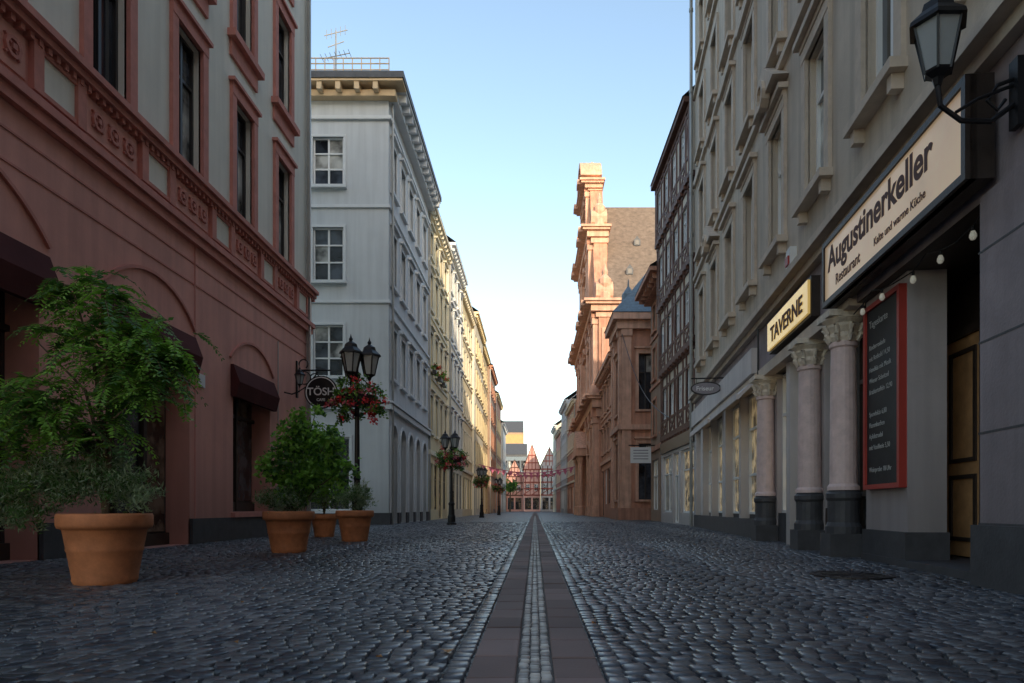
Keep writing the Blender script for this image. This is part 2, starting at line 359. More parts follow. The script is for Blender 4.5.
for a,b,c,d in aops:
    m=(a+b)/2; r=(b-a)/2; zs=d-r; n=12
    for i in range(n):
        t0=math.pi*i/n; t1=math.pi*(i+1)/n
        p0=(m+r*math.cos(t0),zs+r*math.sin(t0)); p1=(m+r*math.cos(t1),zs+r*math.sin(t1))
        B.walls.face([f.p(p0[0],0,p0[1]),f.p(p1[0],0,p1[1]),f.p(p1[0],0,d),f.p(p0[0],0,d)],greyp)
        B.walls.face([f.p(p0[0],0,p0[1]),f.p(p1[0],0,p1[1]),f.p(p1[0],-.25,p1[1]),f.p(p0[0],-.25,p0[1])],greyt)
    window(B,f,a,b,c,d,fm=darkf,depth=.24,g=shopg,rows=[c,zs,d])
    arc(B.trim,f,m,zs,r,0,180,.14,-.02,.06,greyt,n=14); box(B.trim,f,a-.14,a,-.02,.06,.5,zs,greyt); box(B.trim,f,b,b+.14,-.02,.06,.5,zs,greyt)
for F_,a,b in ((f,u0,u1),(g,0,12)):
    G_=F_ is g
    for z,pr,h in ((4.75,.14,.22),(5.0,.2,.08),(9.1,.08,.12),(13.0,.08,.12),(16.6,.12,.15)): box(B.trim,F_,a-pr if G_ else a+.04,b,-.04,pr,z,z+h,greyt)
    if G_: box(B.trim,F_,a-.07,b,-.04,.07,0,.5,plinth)
    box(B.trim,F_,a-.35 if G_ else a+.1,b,-.1,.35,H-.4,H-.15,eavem if G_ else greyt); box(B.trim,F_,a-.75 if G_ else a+.1,b,-.1,.75,H+.1,H+.35,slate)
    box(B.trim,F_,a-.7 if G_ else a+.1,b,-.1,.7,H-.0,H+.098,eavem if G_ else greyt)
    x=a+.3
    while x<b-.2: box(B.trim,F_,x,x+.2,0,.66,H-.3,H-.002,greyt if F_ is f else eavem); x+=.75
e0=u0+.04
for c in cs: box(B.trim,f,e0,c-.77,-.04,.07,0,.5,plinth); e0=c+.77
box(B.trim,f,e0,u1,-.04,.07,0,.5,plinth)
tube(B.trim,[(-5.88,28.25,0),(-5.88,28.25,H-.4)],.05,zinc,n=8)
B.walls.face([(-6,38.4,0),(-18,38.4,0),(-18,38.4,H),(-6,38.4,H)],greyp); B.walls.face([(-18,28,0),(-18,38.4,0),(-18,38.4,H),(-18,28,H)],greyp)
rz=H+.36
B.roof.face([(-5.3,27.3,rz),(-5.3,38.4,rz),(-10,34,rz+1.2),(-10,31,rz+1.2)],slate); B.roof.face([(-5.3,27.3,rz),(-18,27.3,rz),(-14,31,rz+1.2),(-10,31,rz+1.2)],slate)
B.roof.face([(-18,27.3,rz),(-18,38.4,rz),(-14,34,rz+1.2),(-14,31,rz+1.2)],slate);B.roof.face([(-5.3,38.4,rz),(-18,38.4,rz),(-14,34,rz+1.2),(-10,34,rz+1.2)],slate);B.roof.face([(-14,31,rz+1.2),(-10,31,rz+1.2),(-10,34,rz+1.2),(-14,34,rz+1.2)],slate)
for z in (rz+.25,rz+.5,rz+.72): tube(B.roof,[(-17,27.6,z),(-5.9,27.6,z)],.025,eavem)
x=-17
while x<-5.8: tube(B.roof,[(x,27.6,rz),(x,27.6,rz+.74)],.022,eavem); x+=.37
B.done()
mb=MB(); ax,ay=-8.6,29.5
tube(mb,[(ax,ay,18),(ax,ay,21.3)],.035,zinc)
for z,l in ((21.1,.5),(20.6,.35),(20.1,.6)): tube(mb,[(ax-l,ay,z),(ax+l,ay,z+.25)],.02,zinc)
for k in range(7): tube(mb,[(ax-.6+k*.2,ay-.25,20.13+k*.035),(ax-.6+k*.2,ay+.25,20.13+k*.035)],.012,zinc)
for k in range(5): tube(mb,[(ax-.4+k*.2,ay,20.95+k*.05),(ax-.4+k*.2,ay,21.35+k*.05)],.012,zinc)
tube(mb,[(ax,ay,19.6),(ax+2.2,ay,18.6)],.012,zinc)
mb.obj('roof_antenna')

# ------------------------------------------------------------------ left row
f=Fr((-6.0,0),(0,1),(1,0))
townhouse('cream_townhouse',f,38.4,46.5,17.6,11,[(5,7.2),(8.6,10.8),(12.1,14.2),(15.1,16.6)],2.0,1.0,cream2,cream3,slate,hood=.2)
townhouse('pale_townhouse',Fr((-5.85,0),(0,1),(1,0)),46.5,55,18.6,11,[(5.2,7.4),(8.9,11.1),(12.5,14.6),(15.7,17.3)],2.1,1.0,cream3,greyt,slate,hood=.2)
townhouse('yellow_townhouse',f,55,65,18.2,11,[(5,7.2),(8.5,10.6),(12,14),(15.2,16.8)],2.0,1.0,cream2,cream3,rooft)
townhouse('white_townhouse',Fr((-5.8,0),(0,1),(1,0)),65,76,19.2,11,[(5,7.2),(8.6,10.8),(12.2,14.2),(15.6,17.4)],2.2,1.1,cream3,cream2,slate)
townhouse('ochre_townhouse',f,76,86,19,11,[(5,7.2),(8.6,10.8),(12.2,14.2),(15.6,17.4)],2.2,1.1,cream4,cream2,slate)
townhouse('brown_townhouse',Fr((-5.7,0),(0,1),(1,0)),86,98,18.5,11,[(5,7.2),(8.6,10.8),(12.2,14.2),(15.6,17)],2.2,1.1,brownp,sand,slate)
townhouse('brick_townhouse',Fr((-5.6,0),(0,1),(1,0)),98,112,17,11,[(5,7.2),(8.6,10.8),(12.2,14.2)],2.2,1.1,sand,cream2,rooft)
townhouse('grey_townhouse',Fr((-5.4,0),(0,1),(1,0)),112,126,14.5,11,[(5,7.2),(8.6,10.8)],2.4,1.1,greyp,greyt,slate)

# ------------------------------------------------------------------ right near building
uy=1/math.hypot(.1,1); RF=Fr((3.4,0),(.1*uy,uy),(-uy,.1*uy))
B=Bld('tavern_building'); f=RF; u0,u1=2.5,25.4; H=21; t=B.trim
cs=[3.4,5.9,8.4,10.9,13.4,15.9,18.4,20.9,23.5]
rows=[(5.75,8.15),(9.5,11.8),(13,15.1),(16.3,18.3)]
ops=[(c-.5,c+.5,a,b) for c in cs for a,b in rows]
wall(B.walls,f,u0,u1,4.75,H,ops,greige,depth=.25)
for q in ops:
    window(B,f,*q,fm=whitef,depth=.2); a,b,c,d=q
    surround(B,f,*q,greiget,w=.2,pr=.06,sill=.2,hood=.18 if c<10 else 0)
    for x in (a-.14,b+.02): box(t,f,x,x+.12,-.02,.14,c-.3,c-.121,greiget)
for z in (9.0,12.5,15.8): box(t,f,u0,u1,-.03,.1,z,z+.14,greiget)
for c in (13.4,20.9):
    poly(t,f,[(c-.85,8.66),(c+.85,8.66),(c,9.3)],-.02,.3,greiget); arc(t,f,c,8.75,.18,0,360,.1,.2,.36,greiget,n=10)
wall(B.walls,f,u0,u1,3.45,4.75,[],mauve,o=0)
box(t,f,u0,u1,-.1,.12,4.55,4.68,greiget); box(t,f,u0,u1,-.1,.26,4.68,4.8,greiget); box(t,f,9.2,u1,-.1,.1,3.42,3.62,greiget)
box(B.walls,f,u0,6.08,-.6,.06,0,3.45,mauve); box(t,f,u0,6.12,-.1,.12,0,.55,plinth)
for z in (.55,1.35,2.15,2.95): box(t,f,u0,6.1,-.05,.063,z,z+.02,plinth)
box(B.walls,f,7.95,9.2,-.55,-.12,0,3.449,pierw); box(t,f,7.92,9.23,-.57,-.08,0,.42,plinth)
W=B.walls
W.face([f.p(6.08,0,3.447),f.p(14.3,0,3.447),f.p(14.3,-2.6,3.447),f.p(6.08,-2.6,3.447)],darkwood)
# entrance porch: side, back, wooden door
box(W,f,5.0,6.08,-1.6,-.6,0,3.446,mauve)
box(W,f,6.0,9.6,-1.15,-1.0,0,3.446,darkwood)
box(B.win,f,7.15,8.75,-1.0,-.93,.12,2.75,ply); box(B.win,f,7.93,7.97,-.94,-.91,.12,2.75,darkwood)
for a in (7.25,8.05):
    for z0,z1 in ((.3,1.1),(1.25,2.6)):
        for p in ((a,a+.6,z0,z0+.05),(a,a+.6,z1-.05,z1),(a,a+.05,z0+.05,z1-.05),(a+.55,a+.6,z0+.05,z1-.05)): box(B.win,f,p[0],p[1],-.94,-.905,p[2],p[3],darkwood)
for a,b,c,d in ((7.05,7.15,0,2.85),(8.75,8.85,0,2.85),(7.05,8.85,2.75,2.85)): box(B.win,f,a,b,-1.0,-.88,c,d,darkwood)
box(t,f,6.1,9.2,-1.0,-.05,0,.1,plinth)
def bay(a,b,z0,z1,fm,g,st=2,rows=None,dep=.35):
    window(B,f,a,b,z0,z1,fm=fm,g=g,depth=dep,style=st,rows=rows,o=0)
    if z0>.3: box(B.win,f,a,b,-.36,-.2,0,z0,fm if fm is darkwood else plinth)
bay(9.25,9.95,.1,3.42,darkwood,shopg,1,[.1,.9,2.5,3.42])
bay(9.95,11.15,.7,3.42,darkwood,shopg,2,[.7,2.5,3.42])
bay(11.45,12.7,.1,3.42,ply,shopg,2,[.1,.9,2.5,3.42])
box(W,f,12.7,12.95,-.5,-.05,0,3.44,whitew)
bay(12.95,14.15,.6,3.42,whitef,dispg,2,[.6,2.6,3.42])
for u,w in ((11.15,.3),(14.15,.35),):
    box(W,f,u,u+w,-.5,-.18,0,3.44,pierw)
box(W,f,14.5,15.0,-.4,.03,0,3.43,whitew)
shops=[(15.0,16.9),(17.1,19.0),(19.5,21.4),(21.6,23.3),(23.8,25.0)]
for i,(a,b) in enumerate(shops):
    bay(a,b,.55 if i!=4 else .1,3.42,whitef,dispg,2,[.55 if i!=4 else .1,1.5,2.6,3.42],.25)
for a,b in ((16.9,17.1),(19.0,19.5),(21.4,21.6),(23.3,23.8),(25.0,25.4)): box(W,f,a,b,-.4,.02,0,3.43,whitew)
box(t,f,15,25.3,.03,.16,3.65,4.2,whitew); box(t,f,14.5,25.4,-.1,.05,0,.45,plinth)
for a,b in ((15.1,18.9),(19.3,23.2)):
    poly(t,Fr(f.p(a,0,0)[:2],f.N,f.U),[(.0,3.62),(.42,3.2),(.46,3.25),(.46,3.1),(.42,3.1),(.0,3.52)],0,b-a,whitew)
def column(u):
    x,y,_=f.p(u,.0,0)
    box(t,f,u-.23,u+.23,-.25,.25,0,.34,plinth)
    lathe(t,x,y,[(.24,.34),(.24,.44),(.21,.5),(.21,.8),(.235,.84),(.235,.9),(.19,.95)],20,plinth)
    lathe(t,x,y,[(.215,.95),(.215,1.0),(.185,1.04),(.178,2.0),(.165,2.95),(.19,2.97),(.19,3.02),(.165,3.04)],20,colst)
    lathe(t,x,y,[(.165,3.04),(.2,3.1),(.185,3.16),(.24,3.24),(.22,3.28),(.29,3.34),(.29,3.36)],20,capst)
    for k in range(8):
        a=k*math.pi/4
        for zz,rr in ((3.1,.19),(3.22,.22)):
            tube(t,[(x+rr*math.cos(a),y+rr*math.sin(a),zz-.06),(x+(rr+.05)*math.cos(a),y+(rr+.05)*math.sin(a),zz+.04),(x+(rr+.08)*math.cos(a),y+(rr+.08)*math.sin(a),zz+.02)],[.03,.035,.02],capst)
    box(t,f,u-.28,u+.28,-.28,.28,3.36,3.445,capst)
for u in (9.72,11.32,14.38): column(u)
px,py,_=f.p(25.3,.16,0); lathe(t,px,py,[(.06,0),(.06,20.5)],10,zinc)
for z in range(1,20,3): lathe(t,px,py,[(.08,z),(.08,z+.12)],10,zinc)
W.face([f.p(u0,0,0),f.p(u0,-12,0),f.p(u0,-12,H),f.p(u0,0,H)],greige); W.face([f.p(u1,0,0),f.p(u1,-12,0),f.p(u1,-12,H),f.p(u1,0,H)],greige)
W.face([f.p(u0,-12,0),f.p(u1,-12,0),f.p(u1,-12,H),f.p(u0,-12,H)],greige)
box(t,f,u0,u1,-.1,.55,H,H+.3,greiget)
B.roof.face([f.p(u0,.6,H+.3),f.p(u1,.6,H+.3),f.p(u1,-6,H+4),f.p(u0,-6,H+4)],slate); B.roof.face([f.p(u0,-12.5,H+.3),f.p(u1,-12.5,H+.3),f.p(u1,-6,H+4),f.p(u0,-6,H+4)],slate)
box(t,f,12.05,12.3,.0,.12,4.95,5.3,whitepaint); box(t,f,12.08,12.27,.12,.15,5.0,5.15,redp)
tube(t,[f.p(14.62,.1,4.5),f.p(14.62,.1,.4)],.02,black)
B.done()

def text(name,s,f,u,o,z,size,mat,parent,flip=True,ext=.006,align='LEFT',sx=1,off=.012):
    c=bpy.data.curves.new(name,'FONT'); c.body=s; c.size=size; c.extrude=ext; c.align_x=align; c.offset=size*off
    c.materials.append(mat); ob=bpy.data.objects.new(name,c); scene.collection.objects.link(ob)
    X=Vector((f.U[0],f.U[1],0))*(-1 if flip else 1); Y=Vector((0,0,1)); Z=X.cross(Y)
    m=Matrix.Identity(4)
    for i in range(3): m[i][0]=X[i]*sx; m[i][1]=Y[i]; m[i][2]=Z[i]; m[i][3]=f.p(u,o,z)[i]
    ob.parent=parent; ob.matrix_world=m
    return ob
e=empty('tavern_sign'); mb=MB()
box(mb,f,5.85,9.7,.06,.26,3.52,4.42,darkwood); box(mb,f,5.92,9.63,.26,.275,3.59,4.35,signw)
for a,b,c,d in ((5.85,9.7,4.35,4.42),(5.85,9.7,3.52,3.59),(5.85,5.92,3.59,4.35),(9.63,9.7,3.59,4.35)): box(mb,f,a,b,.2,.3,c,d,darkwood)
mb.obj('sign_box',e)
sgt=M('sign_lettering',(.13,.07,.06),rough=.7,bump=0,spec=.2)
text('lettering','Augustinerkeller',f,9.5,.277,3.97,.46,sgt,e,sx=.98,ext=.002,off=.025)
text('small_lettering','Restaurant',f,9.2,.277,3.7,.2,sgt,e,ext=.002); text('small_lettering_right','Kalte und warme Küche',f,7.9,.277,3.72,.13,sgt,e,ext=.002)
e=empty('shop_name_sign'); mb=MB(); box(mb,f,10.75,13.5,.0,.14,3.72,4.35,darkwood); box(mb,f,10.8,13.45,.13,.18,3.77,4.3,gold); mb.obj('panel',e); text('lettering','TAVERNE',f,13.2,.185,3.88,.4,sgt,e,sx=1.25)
e=empty('menu_board'); mb=MB()
box(mb,f,8.02,9.02,-.12,-.06,1.0,3.25,board)
for a,b,c,d in ((7.97,9.07,3.25,3.31),(7.97,9.07,.94,1.0),(7.97,8.03,1.0,3.25),(9.01,9.07,1.0,3.25)): box(mb,f,a,b,-.12,-.03,c,d,redp)
mb.obj('board',e)
for i,s in enumerate(['Tageskarte','','Rinderroulade','mit Rotkohl 14,50','Handkäs mit Musik','Wiener Schnitzel','Bratkartoffeln 12,90','','Spundekäs 6,80','Flammkuchen','Apfelstrudel','mit Vanilleeis 5,50','','Weinprobe 18 Uhr']):
    if s: text('chalk_line',s,f,8.93,-.057,3.02-i*.143,.13 if i==0 else .088,chalk,e,ext=.001,off=0)
e=MB(); pts=[]
for i in range(11):
    s=i/10; pts.append(f.p(6.1+3.1*s,-.05 if s<.6 else .04,3.42-.12*math.sin(math.pi*((s*2.5)%1))))
tube(e,pts,.008,black)
bulbm=M('bulb_glass',(.8,.75,.62),rough=.1,bump=0,emit=.12)
for p in pts[1:-1:2]:
    lathe(e,p[0],p[1],[(.016,p[2]),(.016,p[2]-.05)],8,black); lathe(e,p[0],p[1],[(.018,p[2]-.05),(.031,p[2]-.08),(.033,p[2]-.105),(.02,p[2]-.13),(0,p[2]-.138)],10,bulbm)
e.obj('bulb_string')
mb=MB(); u=19.0
tube(mb,[f.p(u,0,4.3),f.p(u,.95,4.3)],.02,black); 
g=Fr(f.p(u,0,0)[:2],f.N,f.U)
poly(mb,g,[(.55+.42*math.cos(a*math.pi/12),4.02+.19*math.sin(a*math.pi/12)) for a in range(24)],-.02,.02,darkf)
poly(mb,g,[(.55+.38*math.cos(a*math.pi/12),4.02+.155*math.sin(a*math.pi/12)) for a in range(24)],-.025,.025,M('sign_grey',(.3,.28,.3),bump=0))
for x in (.3,.8): tube(mb,[f.p(u,x,4.3),f.p(u,x,4.15)],.008,black)
e=empty('hanging_oval_sign'); mb.obj('panel',e); text('lettering','Friseur',Fr(g.P,(-g.U[0],-g.U[1]),g.N),-.82,-.03,3.96,.17,whitepaint,e,flip=False)

def lantern(mb,x,y,z,s=1.0):
    lathe(mb,x,y,[(0,z-.12*s),(.03*s,z-.1*s),(.05*s,z-.04*s),(.11*s,z),(.12*s,z+.02*s)],6,black)
    lathe(mb,x,y,[(.105*s,z+.02*s),(.19*s,z+.4*s)],6,lampg)
    for k in range(6):
        a=2*math.pi*k/6
        tube(mb,[(x+.11*s*math.cos(a),y+.11*s*math.sin(a),z),(x+.2*s*math.cos(a),y+.2*s*math.sin(a),z+.41*s)],.012*s,black,n=4)
    lathe(mb,x,y,[(.19*s,z+.4*s),(.245*s,z+.4*s),(.235*s,z+.44*s),(.14*s,z+.53*s),(.12*s,z+.6*s),(.09*s,z+.62*s),(.03*s,z+.66*s),(.045*s,z+.7*s),(.02*s,z+.74*s),(0,z+.82*s)],6,black)
def leaves(mb,clumps,n,size,mats,rng,flat=.0,elong=1.6,sub=28,spread=.26):
    tot=sum(c[3]*c[4]*c[5] for c in clumps)
    for cx,cy,cz,rx,ry,rz in clumps:
        k=int(n*rx*ry*rz/tot)
        subs=[]
        for _ in range(max(3,k//sub)):
            while 1:
                p=[rng.uniform(-1,1) for _ in range(3)]
                l=math.sqrt(sum(q*q for q in p))
                if .25<l<1: break
            subs.append((cx+p[0]*rx,cy+p[1]*ry,cz+p[2]*rz,rng.choice(mats)))
        for _ in range(k):
            sx,sy,sz,mt=rng.choice(subs); r=spread*(rx*ry*rz)**(1/3)
            x=sx+rng.gauss(0,r*.6); y=sy+rng.gauss(0,r*.6); z=sz+rng.gauss(0,r*.5)
            if rng.random()<.25: mt=rng.choice(mats)
            d=Vector((rng.gauss(0,1),rng.gauss(0,1),rng.gauss(-flat,.7))).normalized()
            s=d.cross(Vector((rng.gauss(0,1),rng.gauss(0,1),rng.gauss(0,1)))).normalized(); nn=d.cross(s)
            L=size*rng.uniform(.6,1.3); w=L/elong/2; p=Vector((x,y,z))
            mb.solid([tuple(p),tuple(p+d*L*.45+s*w+nn*w*.35),tuple(p+d*L),tuple(p+d*L*.45-s*w+nn*w*.35)],[(0,1,2),(0,2,3)],mt)
def sprays(mb,rng,origin,targets,mats,leaf=.06,per=14):
    for (tx,ty,tz,n,sp) in targets:
        for _ in range(n):
            p1=Vector((tx+rng.gauss(0,sp),ty+rng.gauss(0,sp),tz+rng.gauss(0,sp*.7)))
            a=rng.uniform(0,6.28); L=rng.uniform(.2,.42); dirn=Vector((math.cos(a),math.sin(a),rng.uniform(0,.6)))
            prev=p1; mt=rng.choice(mats); pts=[tuple(p1)]
            for k in range(per):
                s=(k+1)/per; q=p1+dirn*L*s+Vector((0,0,-.25*s*s*L/.3))
                if k%3==2: pts.append(tuple(q))
                t=(q-prev).normalized(); side=t.cross(Vector((0,0,1))).normalized()
                for sg in (-1,1):
                    dd=(side*sg+t*.5+Vector((0,0,rng.uniform(-.5,.1)))).normalized(); l=leaf*rng.uniform(.7,1.15)*(1.1-.5*s); ww=t*l*.27
                    mb.solid([tuple(q),tuple(q+dd*l*.45+ww),tuple(q+dd*l),tuple(q+dd*l*.45-ww)],[(0,1,2),(0,2,3)],mt)
                prev=q
            tube(mb,pts,.003,bark,n=3)
def flower_basket(e,x,y,z,r,rng):
    mb=MB(); lathe(mb,x,y,[(.06,z-.16),(r*.55,z-.12),(r*.72,z+.08),(r*.66,z+.08),(.05,z+.02)],14,darkf); mb.obj('basket',e)
    mb=MB(); cl=[]
    for k in range(7):
        a=2*math.pi*k/7; cl.append((x+r*.6*math.cos(a),y+r*.6*math.sin(a),z+rng.uniform(-.1,.1),r*.42,r*.42,r*rng.uniform(.55,.75)))
    leaves(mb,cl,2400,.07,[leafA,leafB,leafB],rng,flat=.5); leaves(mb,cl,1100,.055,[redfl,redfl,pinkfl],rng,elong=1.0)
    mb.obj('flowers',e)
def street_lamp(x,y,H,rng,ang=.5,br=.5):
    e=empty('street_lamp'); mb=MB(); s=H/4.4
    lathe(mb,x,y,[(.2,0),(.2,.08),(.16,.12),(.16,.35),(.13,.42),(.11,.8),(.13,.84),(.13,.9),(.075,.96),(.065,1.3),(.085,1.34),(.06,1.4),(.05,2.6*s),(.075,2.63*s),(.05,2.68*s),(.042,3.4*s),(.07,3.43*s),(.07,3.5*s),(.03,3.56*s),(.03,3.9*s),(.05,3.95*s),(0,4.1*s)],14,black)
    for k in range(3):
        a=ang+k*2*math.pi/3; c,d=math.cos(a),math.sin(a)
        pts=[(.03,3.1),(.14,3.02),(.22,3.08),(.26,3.2),(.26,3.36)]
        tube(mb,[(x+r_*c,y+r_*d,z_*s) for r_,z_ in pts],.02,black)
        tube(mb,[(x+r_*c,y+r_*d,z_*s) for r_,z_ in [(.04,3.35),(.12,3.4),(.2,3.33),(.16,3.24),(.12,3.3)]],.014,black)
        lantern(mb,x+.26*c,y+.26*d,3.48*s,1.0*s)
    mb.obj('post',e,smooth=False)
    flower_basket(e,x,y,2.95*s,br,rng); return e
rg=random.Random(3)
street_lamp(-3.88,14.9,4.55,rg,ang=.25,br=.62)
street_lamp(-3.42,28,4.0,rg,ang=1.2,br=.68)
street_lamp(-3.9,50,3.9,rg,ang=.5,br=.68)
street_lamp(-3.6,68,3.9,rg,ang=.9,br=.68)

e=empty('wall_lantern'); mb=MB(); u=5.55
P=f.p(u,.66,0); lantern(mb,P[0],P[1],4.25,.95)
tube(mb,[f.p(u,.06,3.98),f.p(u,.25,3.84),f.p(u,.48,3.86),f.p(u,.64,3.99),f.p(u,.66,4.15)],.022,black)
tube(mb,[f.p(u,.06,4.18),f.p(u,.2,4.13),f.p(u,.28,4.01),f.p(u,.2,3.93),f.p(u,.14,4.01)],.016,black)
tube(mb,[f.p(u,.06,4.13),f.p(u,.35,4.03),f.p(u,.52,3.93)],.014,black)
box(mb,f,u-.06,u+.06,.03,.08,3.78,4.33,black)
mb.obj('lantern',e)
e=empty('round_hanging_sign'); mb=MB(); u=18.6; f=LF; g=Fr((-6.5,u),(1,0),(0,-1))
tube(mb,[f.p(u,0,4.45),f.p(u,.95,4.45)],.022,black); box(mb,f,u-.05,u+.05,0,.04,3.7,4.7,black)
for c,r in ((.22,.16),(.5,.11)): arc(mb,g,c,4.24,r,-150,160,.025,-.015,.015,black,n=14)
arc(mb,g,.2,4.62,.11,-60,200,.025,-.015,.015,black,n=12)
tube(mb,[f.p(u,.02,3.85),f.p(u,.3,4.02),f.p(u,.6,4.42)],.016,black)
cx=.68; cz=3.85
poly(mb,g,[(cx+.45*math.cos(a*math.pi/20),cz+.45*math.sin(a*math.pi/20)) for a in range(40)],-.03,.03,black)
arc(mb,g,cx,cz,.39,0,360,.025,-.036,.036,whitepaint,n=36)
for x in (cx-.15,cx+.15): tube(mb,[f.p(u,x,4.45),f.p(u,x,cz+.38)],.008,black)
mb.obj('disc',e); text('lettering','TÖSH',g,cx,.04,cz-.08,.29,whitepaint,e,flip=False,align='CENTER')
text('small_lettering','CAFE',g,cx,.04,cz-.24,.1,whitepaint,e,flip=False,align='CENTER')
e=empty('wall_lamp'); mb=MB(); lantern(mb,-6.1,17.7,3.9,.6); tube(mb,[(-6.5,17.7,3.7),(-6.3,17.7,3.65),(-6.1,17.7,3.72),(-6.1,17.7,3.85)],.018,black); mb.obj('lamp',e)

# ------------------------------------------------------------------ timbered house
B=Bld('half_timbered_house'); X0=6.1; u0,u1=25.7,33; t=B.trim; f=Fr((X0,0),(0,1),(-1,0))
fl=[3.9,7.0,10.1,13.2,16.0]
off=[.0,.1,.18,.26]
ops=[(26.2,28.6,.5,3.1),(29,30.2,.05,3.1),(30.5,32.7,.5,3.1)]
wall(B.walls,f,u0,u1,0,3.9,ops,whitew)
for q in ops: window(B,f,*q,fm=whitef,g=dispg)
box(t,f,u0+.2,u1-.2,0,.1,3.25,3.75,darkf); 
for i in range(4):
    a,b=fl[i],fl[i+1]; o=off[i]; wo=[(c-.45,c+.45,a+.95,a+2.35) for c in (26.9,28.6,30.3,32.0)]
    ff=Fr((X0-o,0),(0,1),(-1,0))
    wall(B.walls,ff,u0,u1,a,b,wo,infill,depth=.12)
    for q in wo: window(B,ff,*q,fm=whitef,depth=.1); 
    for uu in (u0,u1): B.walls.face([ff.p(uu,0,a),ff.p(uu,-10,a),ff.p(uu,-10,b),ff.p(uu,0,b)],infill)
    box(t,ff,u0-.02,u1+.02,-.3,.06,a-.02,a+.22,timber); box(t,ff,u0,u1,-.1,.055,b-.2,b-.021,timber)
    box(t,ff,u0,u1,-.05,.035,a+.8,a+.93,timber); box(t,ff,u0,u1,-.05,.036,a+2.37,a+2.5,timber)
    for c in [u0+.1,u1-.1]+[q[0]-.08 for q in wo]+[q[1]+.08 for q in wo]: box(t,ff,c-.08,c+.08,-.05,.045,a+.22,b-.2,timber)
    for q in wo: beam(t,ff,(q[0],a+.22),(q[1],a+.8),.12,-.03,.03,timber); beam(t,ff,(q[1],a+.22),(q[0],a+.8),.12,-.03,.032,timber)
    for c in (u0+.35,29.45,u1-.4): beam(t,ff,(c-.2,a+.3),(c+.2,b-.3),.12,-.03,.03,timber)
    x=u0+.1
    while x<u1: box(t,ff,x,x+.12,-.2,.1,a-.16,a-.021,timber); x+=.6
f=Fr((X0-.26,0),(0,1),(-1,0))
box(t,f,u0,u1,-.2,.25,16.0,16.2,timber)
B.roof.face([f.p(u0,.3,16.2),f.p(u1,.3,16.2),f.p(u1,-5,21),f.p(u0,-5,21)],slate);B.roof.face([f.p(u0,-10.5,16.2),f.p(u1,-10.5,16.2),f.p(u1,-5,21),f.p(u0,-5,21)],slate)
for u in (u0+.01,u1-.01): B.walls.face([f.p(u,0,16.0),f.p(u,-10,16.0),f.p(u,-5,20.8)],slate)
B.walls.face([f.p(u0,-10,0),f.p(u1,-10,0),f.p(u1,-10,16),f.p(u0,-10,16)],infill)
for uu in (u0,u1): B.walls.face([f.p(uu,-.26,0),f.p(uu,-10,0),f.p(uu,-10,3.9),f.p(uu,-.26,3.9)],whitew)
B.done()
townhouse('gabled_house',Fr((6.45,0),(0,1),(-1,0)),33,38,12.2,9,[(4.6,6.5),(7.6,9.3),(10.2,11.6)],1.7,.9,brownp,sand,slate,eave=.9)
mb=MB(); g=Fr((6.45,36.5),(-1,0),(0,-1)); box(mb,g,.25,1.35,-.04,.04,3.1,3.95,whitepaint); tube(mb,[(6.45,36.5,4.05),(5.0,36.5,4.05)],.03,black)
for x in (.45,1.15): tube(mb,[(6.45-x,36.5,4.05),(6.45-x,36.5,3.9)],.015,black)
for z in (3.3,3.45,3.6,3.75): box(mb,g,.4,1.2,.04,.045,z,z+.05,M('sign_grey',(.3,.28,.3)))
mb.obj('hanging_white_sign')

# ------------------------------------------------------------------ sandstone chapel + wing
B=Bld('sandstone_chapel'); g=Fr((5.1,40.2),(1,0),(0,-1)); f=Fr((5.1,40.2),(0,1),(-1,0)); t=B.trim
op=[(1.0,1.9,1.2,4.5),(1.0,1.9,6.5,9.8),(3.6,4.5,1.2,4.5),(3.6,4.5,6.5,9.8)]
wall(B.walls,g,0,7,0,12,op,sand,depth=.4)
op2=[(1.5,2.6,1.2,4.6),(1.5,2.6,6.4,9.8)]
wall(B.walls,f,0,4.2,0,12,op2,sand,depth=.4)
for q in op: window(B,g,*q,fm=darkf,depth=.35); surround(B,g,*q,sandl,w=.18,hood=.2)
for q in op2: window(B,f,*q,fm=darkf,depth=.35); surround(B,f,*q,sandl,w=.18,hood=.2)
for F_,a,b in ((g,0,7),(f,0,4.2)):
    G_=F_ is g
    for x in ((0,.55),(2.6,3.05),(3.65,4.2),(6.3,6.9)):
        if x[1]<=b: box(t,F_,x[0]+(0 if G_ else .06),x[1],-.05,.16,.7,11.2,sandl); box(t,F_,x[0]-(.06 if G_ else -.08),x[1]+.06,-.05,.24,10.8,11.2,sandl)
    s0=lambda v: -v if G_ else .1
    box(t,F_,s0(.22),b,-.1,.22,0,.7,sand); box(t,F_,s0(.25),b,-.1,.25,5.3,5.6,sandl)
    box(t,F_,s0(.3),b,-.1,.3,11.2,11.7,sandl); box(t,F_,s0(.55),b,-.1,.55,11.7,12.08,sandl)
def frustum(mb,x0,x1,y0,y1,z0,X0,X1,Y0,Y1,z1,mat):
    mb.solid([(x0,y0,z0),(x1,y0,z0),(x1,y1,z0),(x0,y1,z0),(X0,Y0,z1),(X1,Y0,z1),(X1,Y1,z1),(X0,Y1,z1)],BF,mat)
frustum(B.roof,4.5,12,39.6,44.6,12.1,5.4,11,40.5,43.8,13.2,slateb); frustum(B.roof,5.4,11,40.5,43.8,13.2,7.2,9.5,42,42.4,15.6,slateb)
lathe(B.roof,5.6,41.0,[(.3,12.7),(.42,13.1),(.38,13.5),(.18,13.8),(.05,14.0),(.03,14.4)],10,slateb)
B.walls.face([(5.1,44.4,0),(12,44.4,0),(12,44.4,12),(5.1,44.4,12)],sand)
B.done()
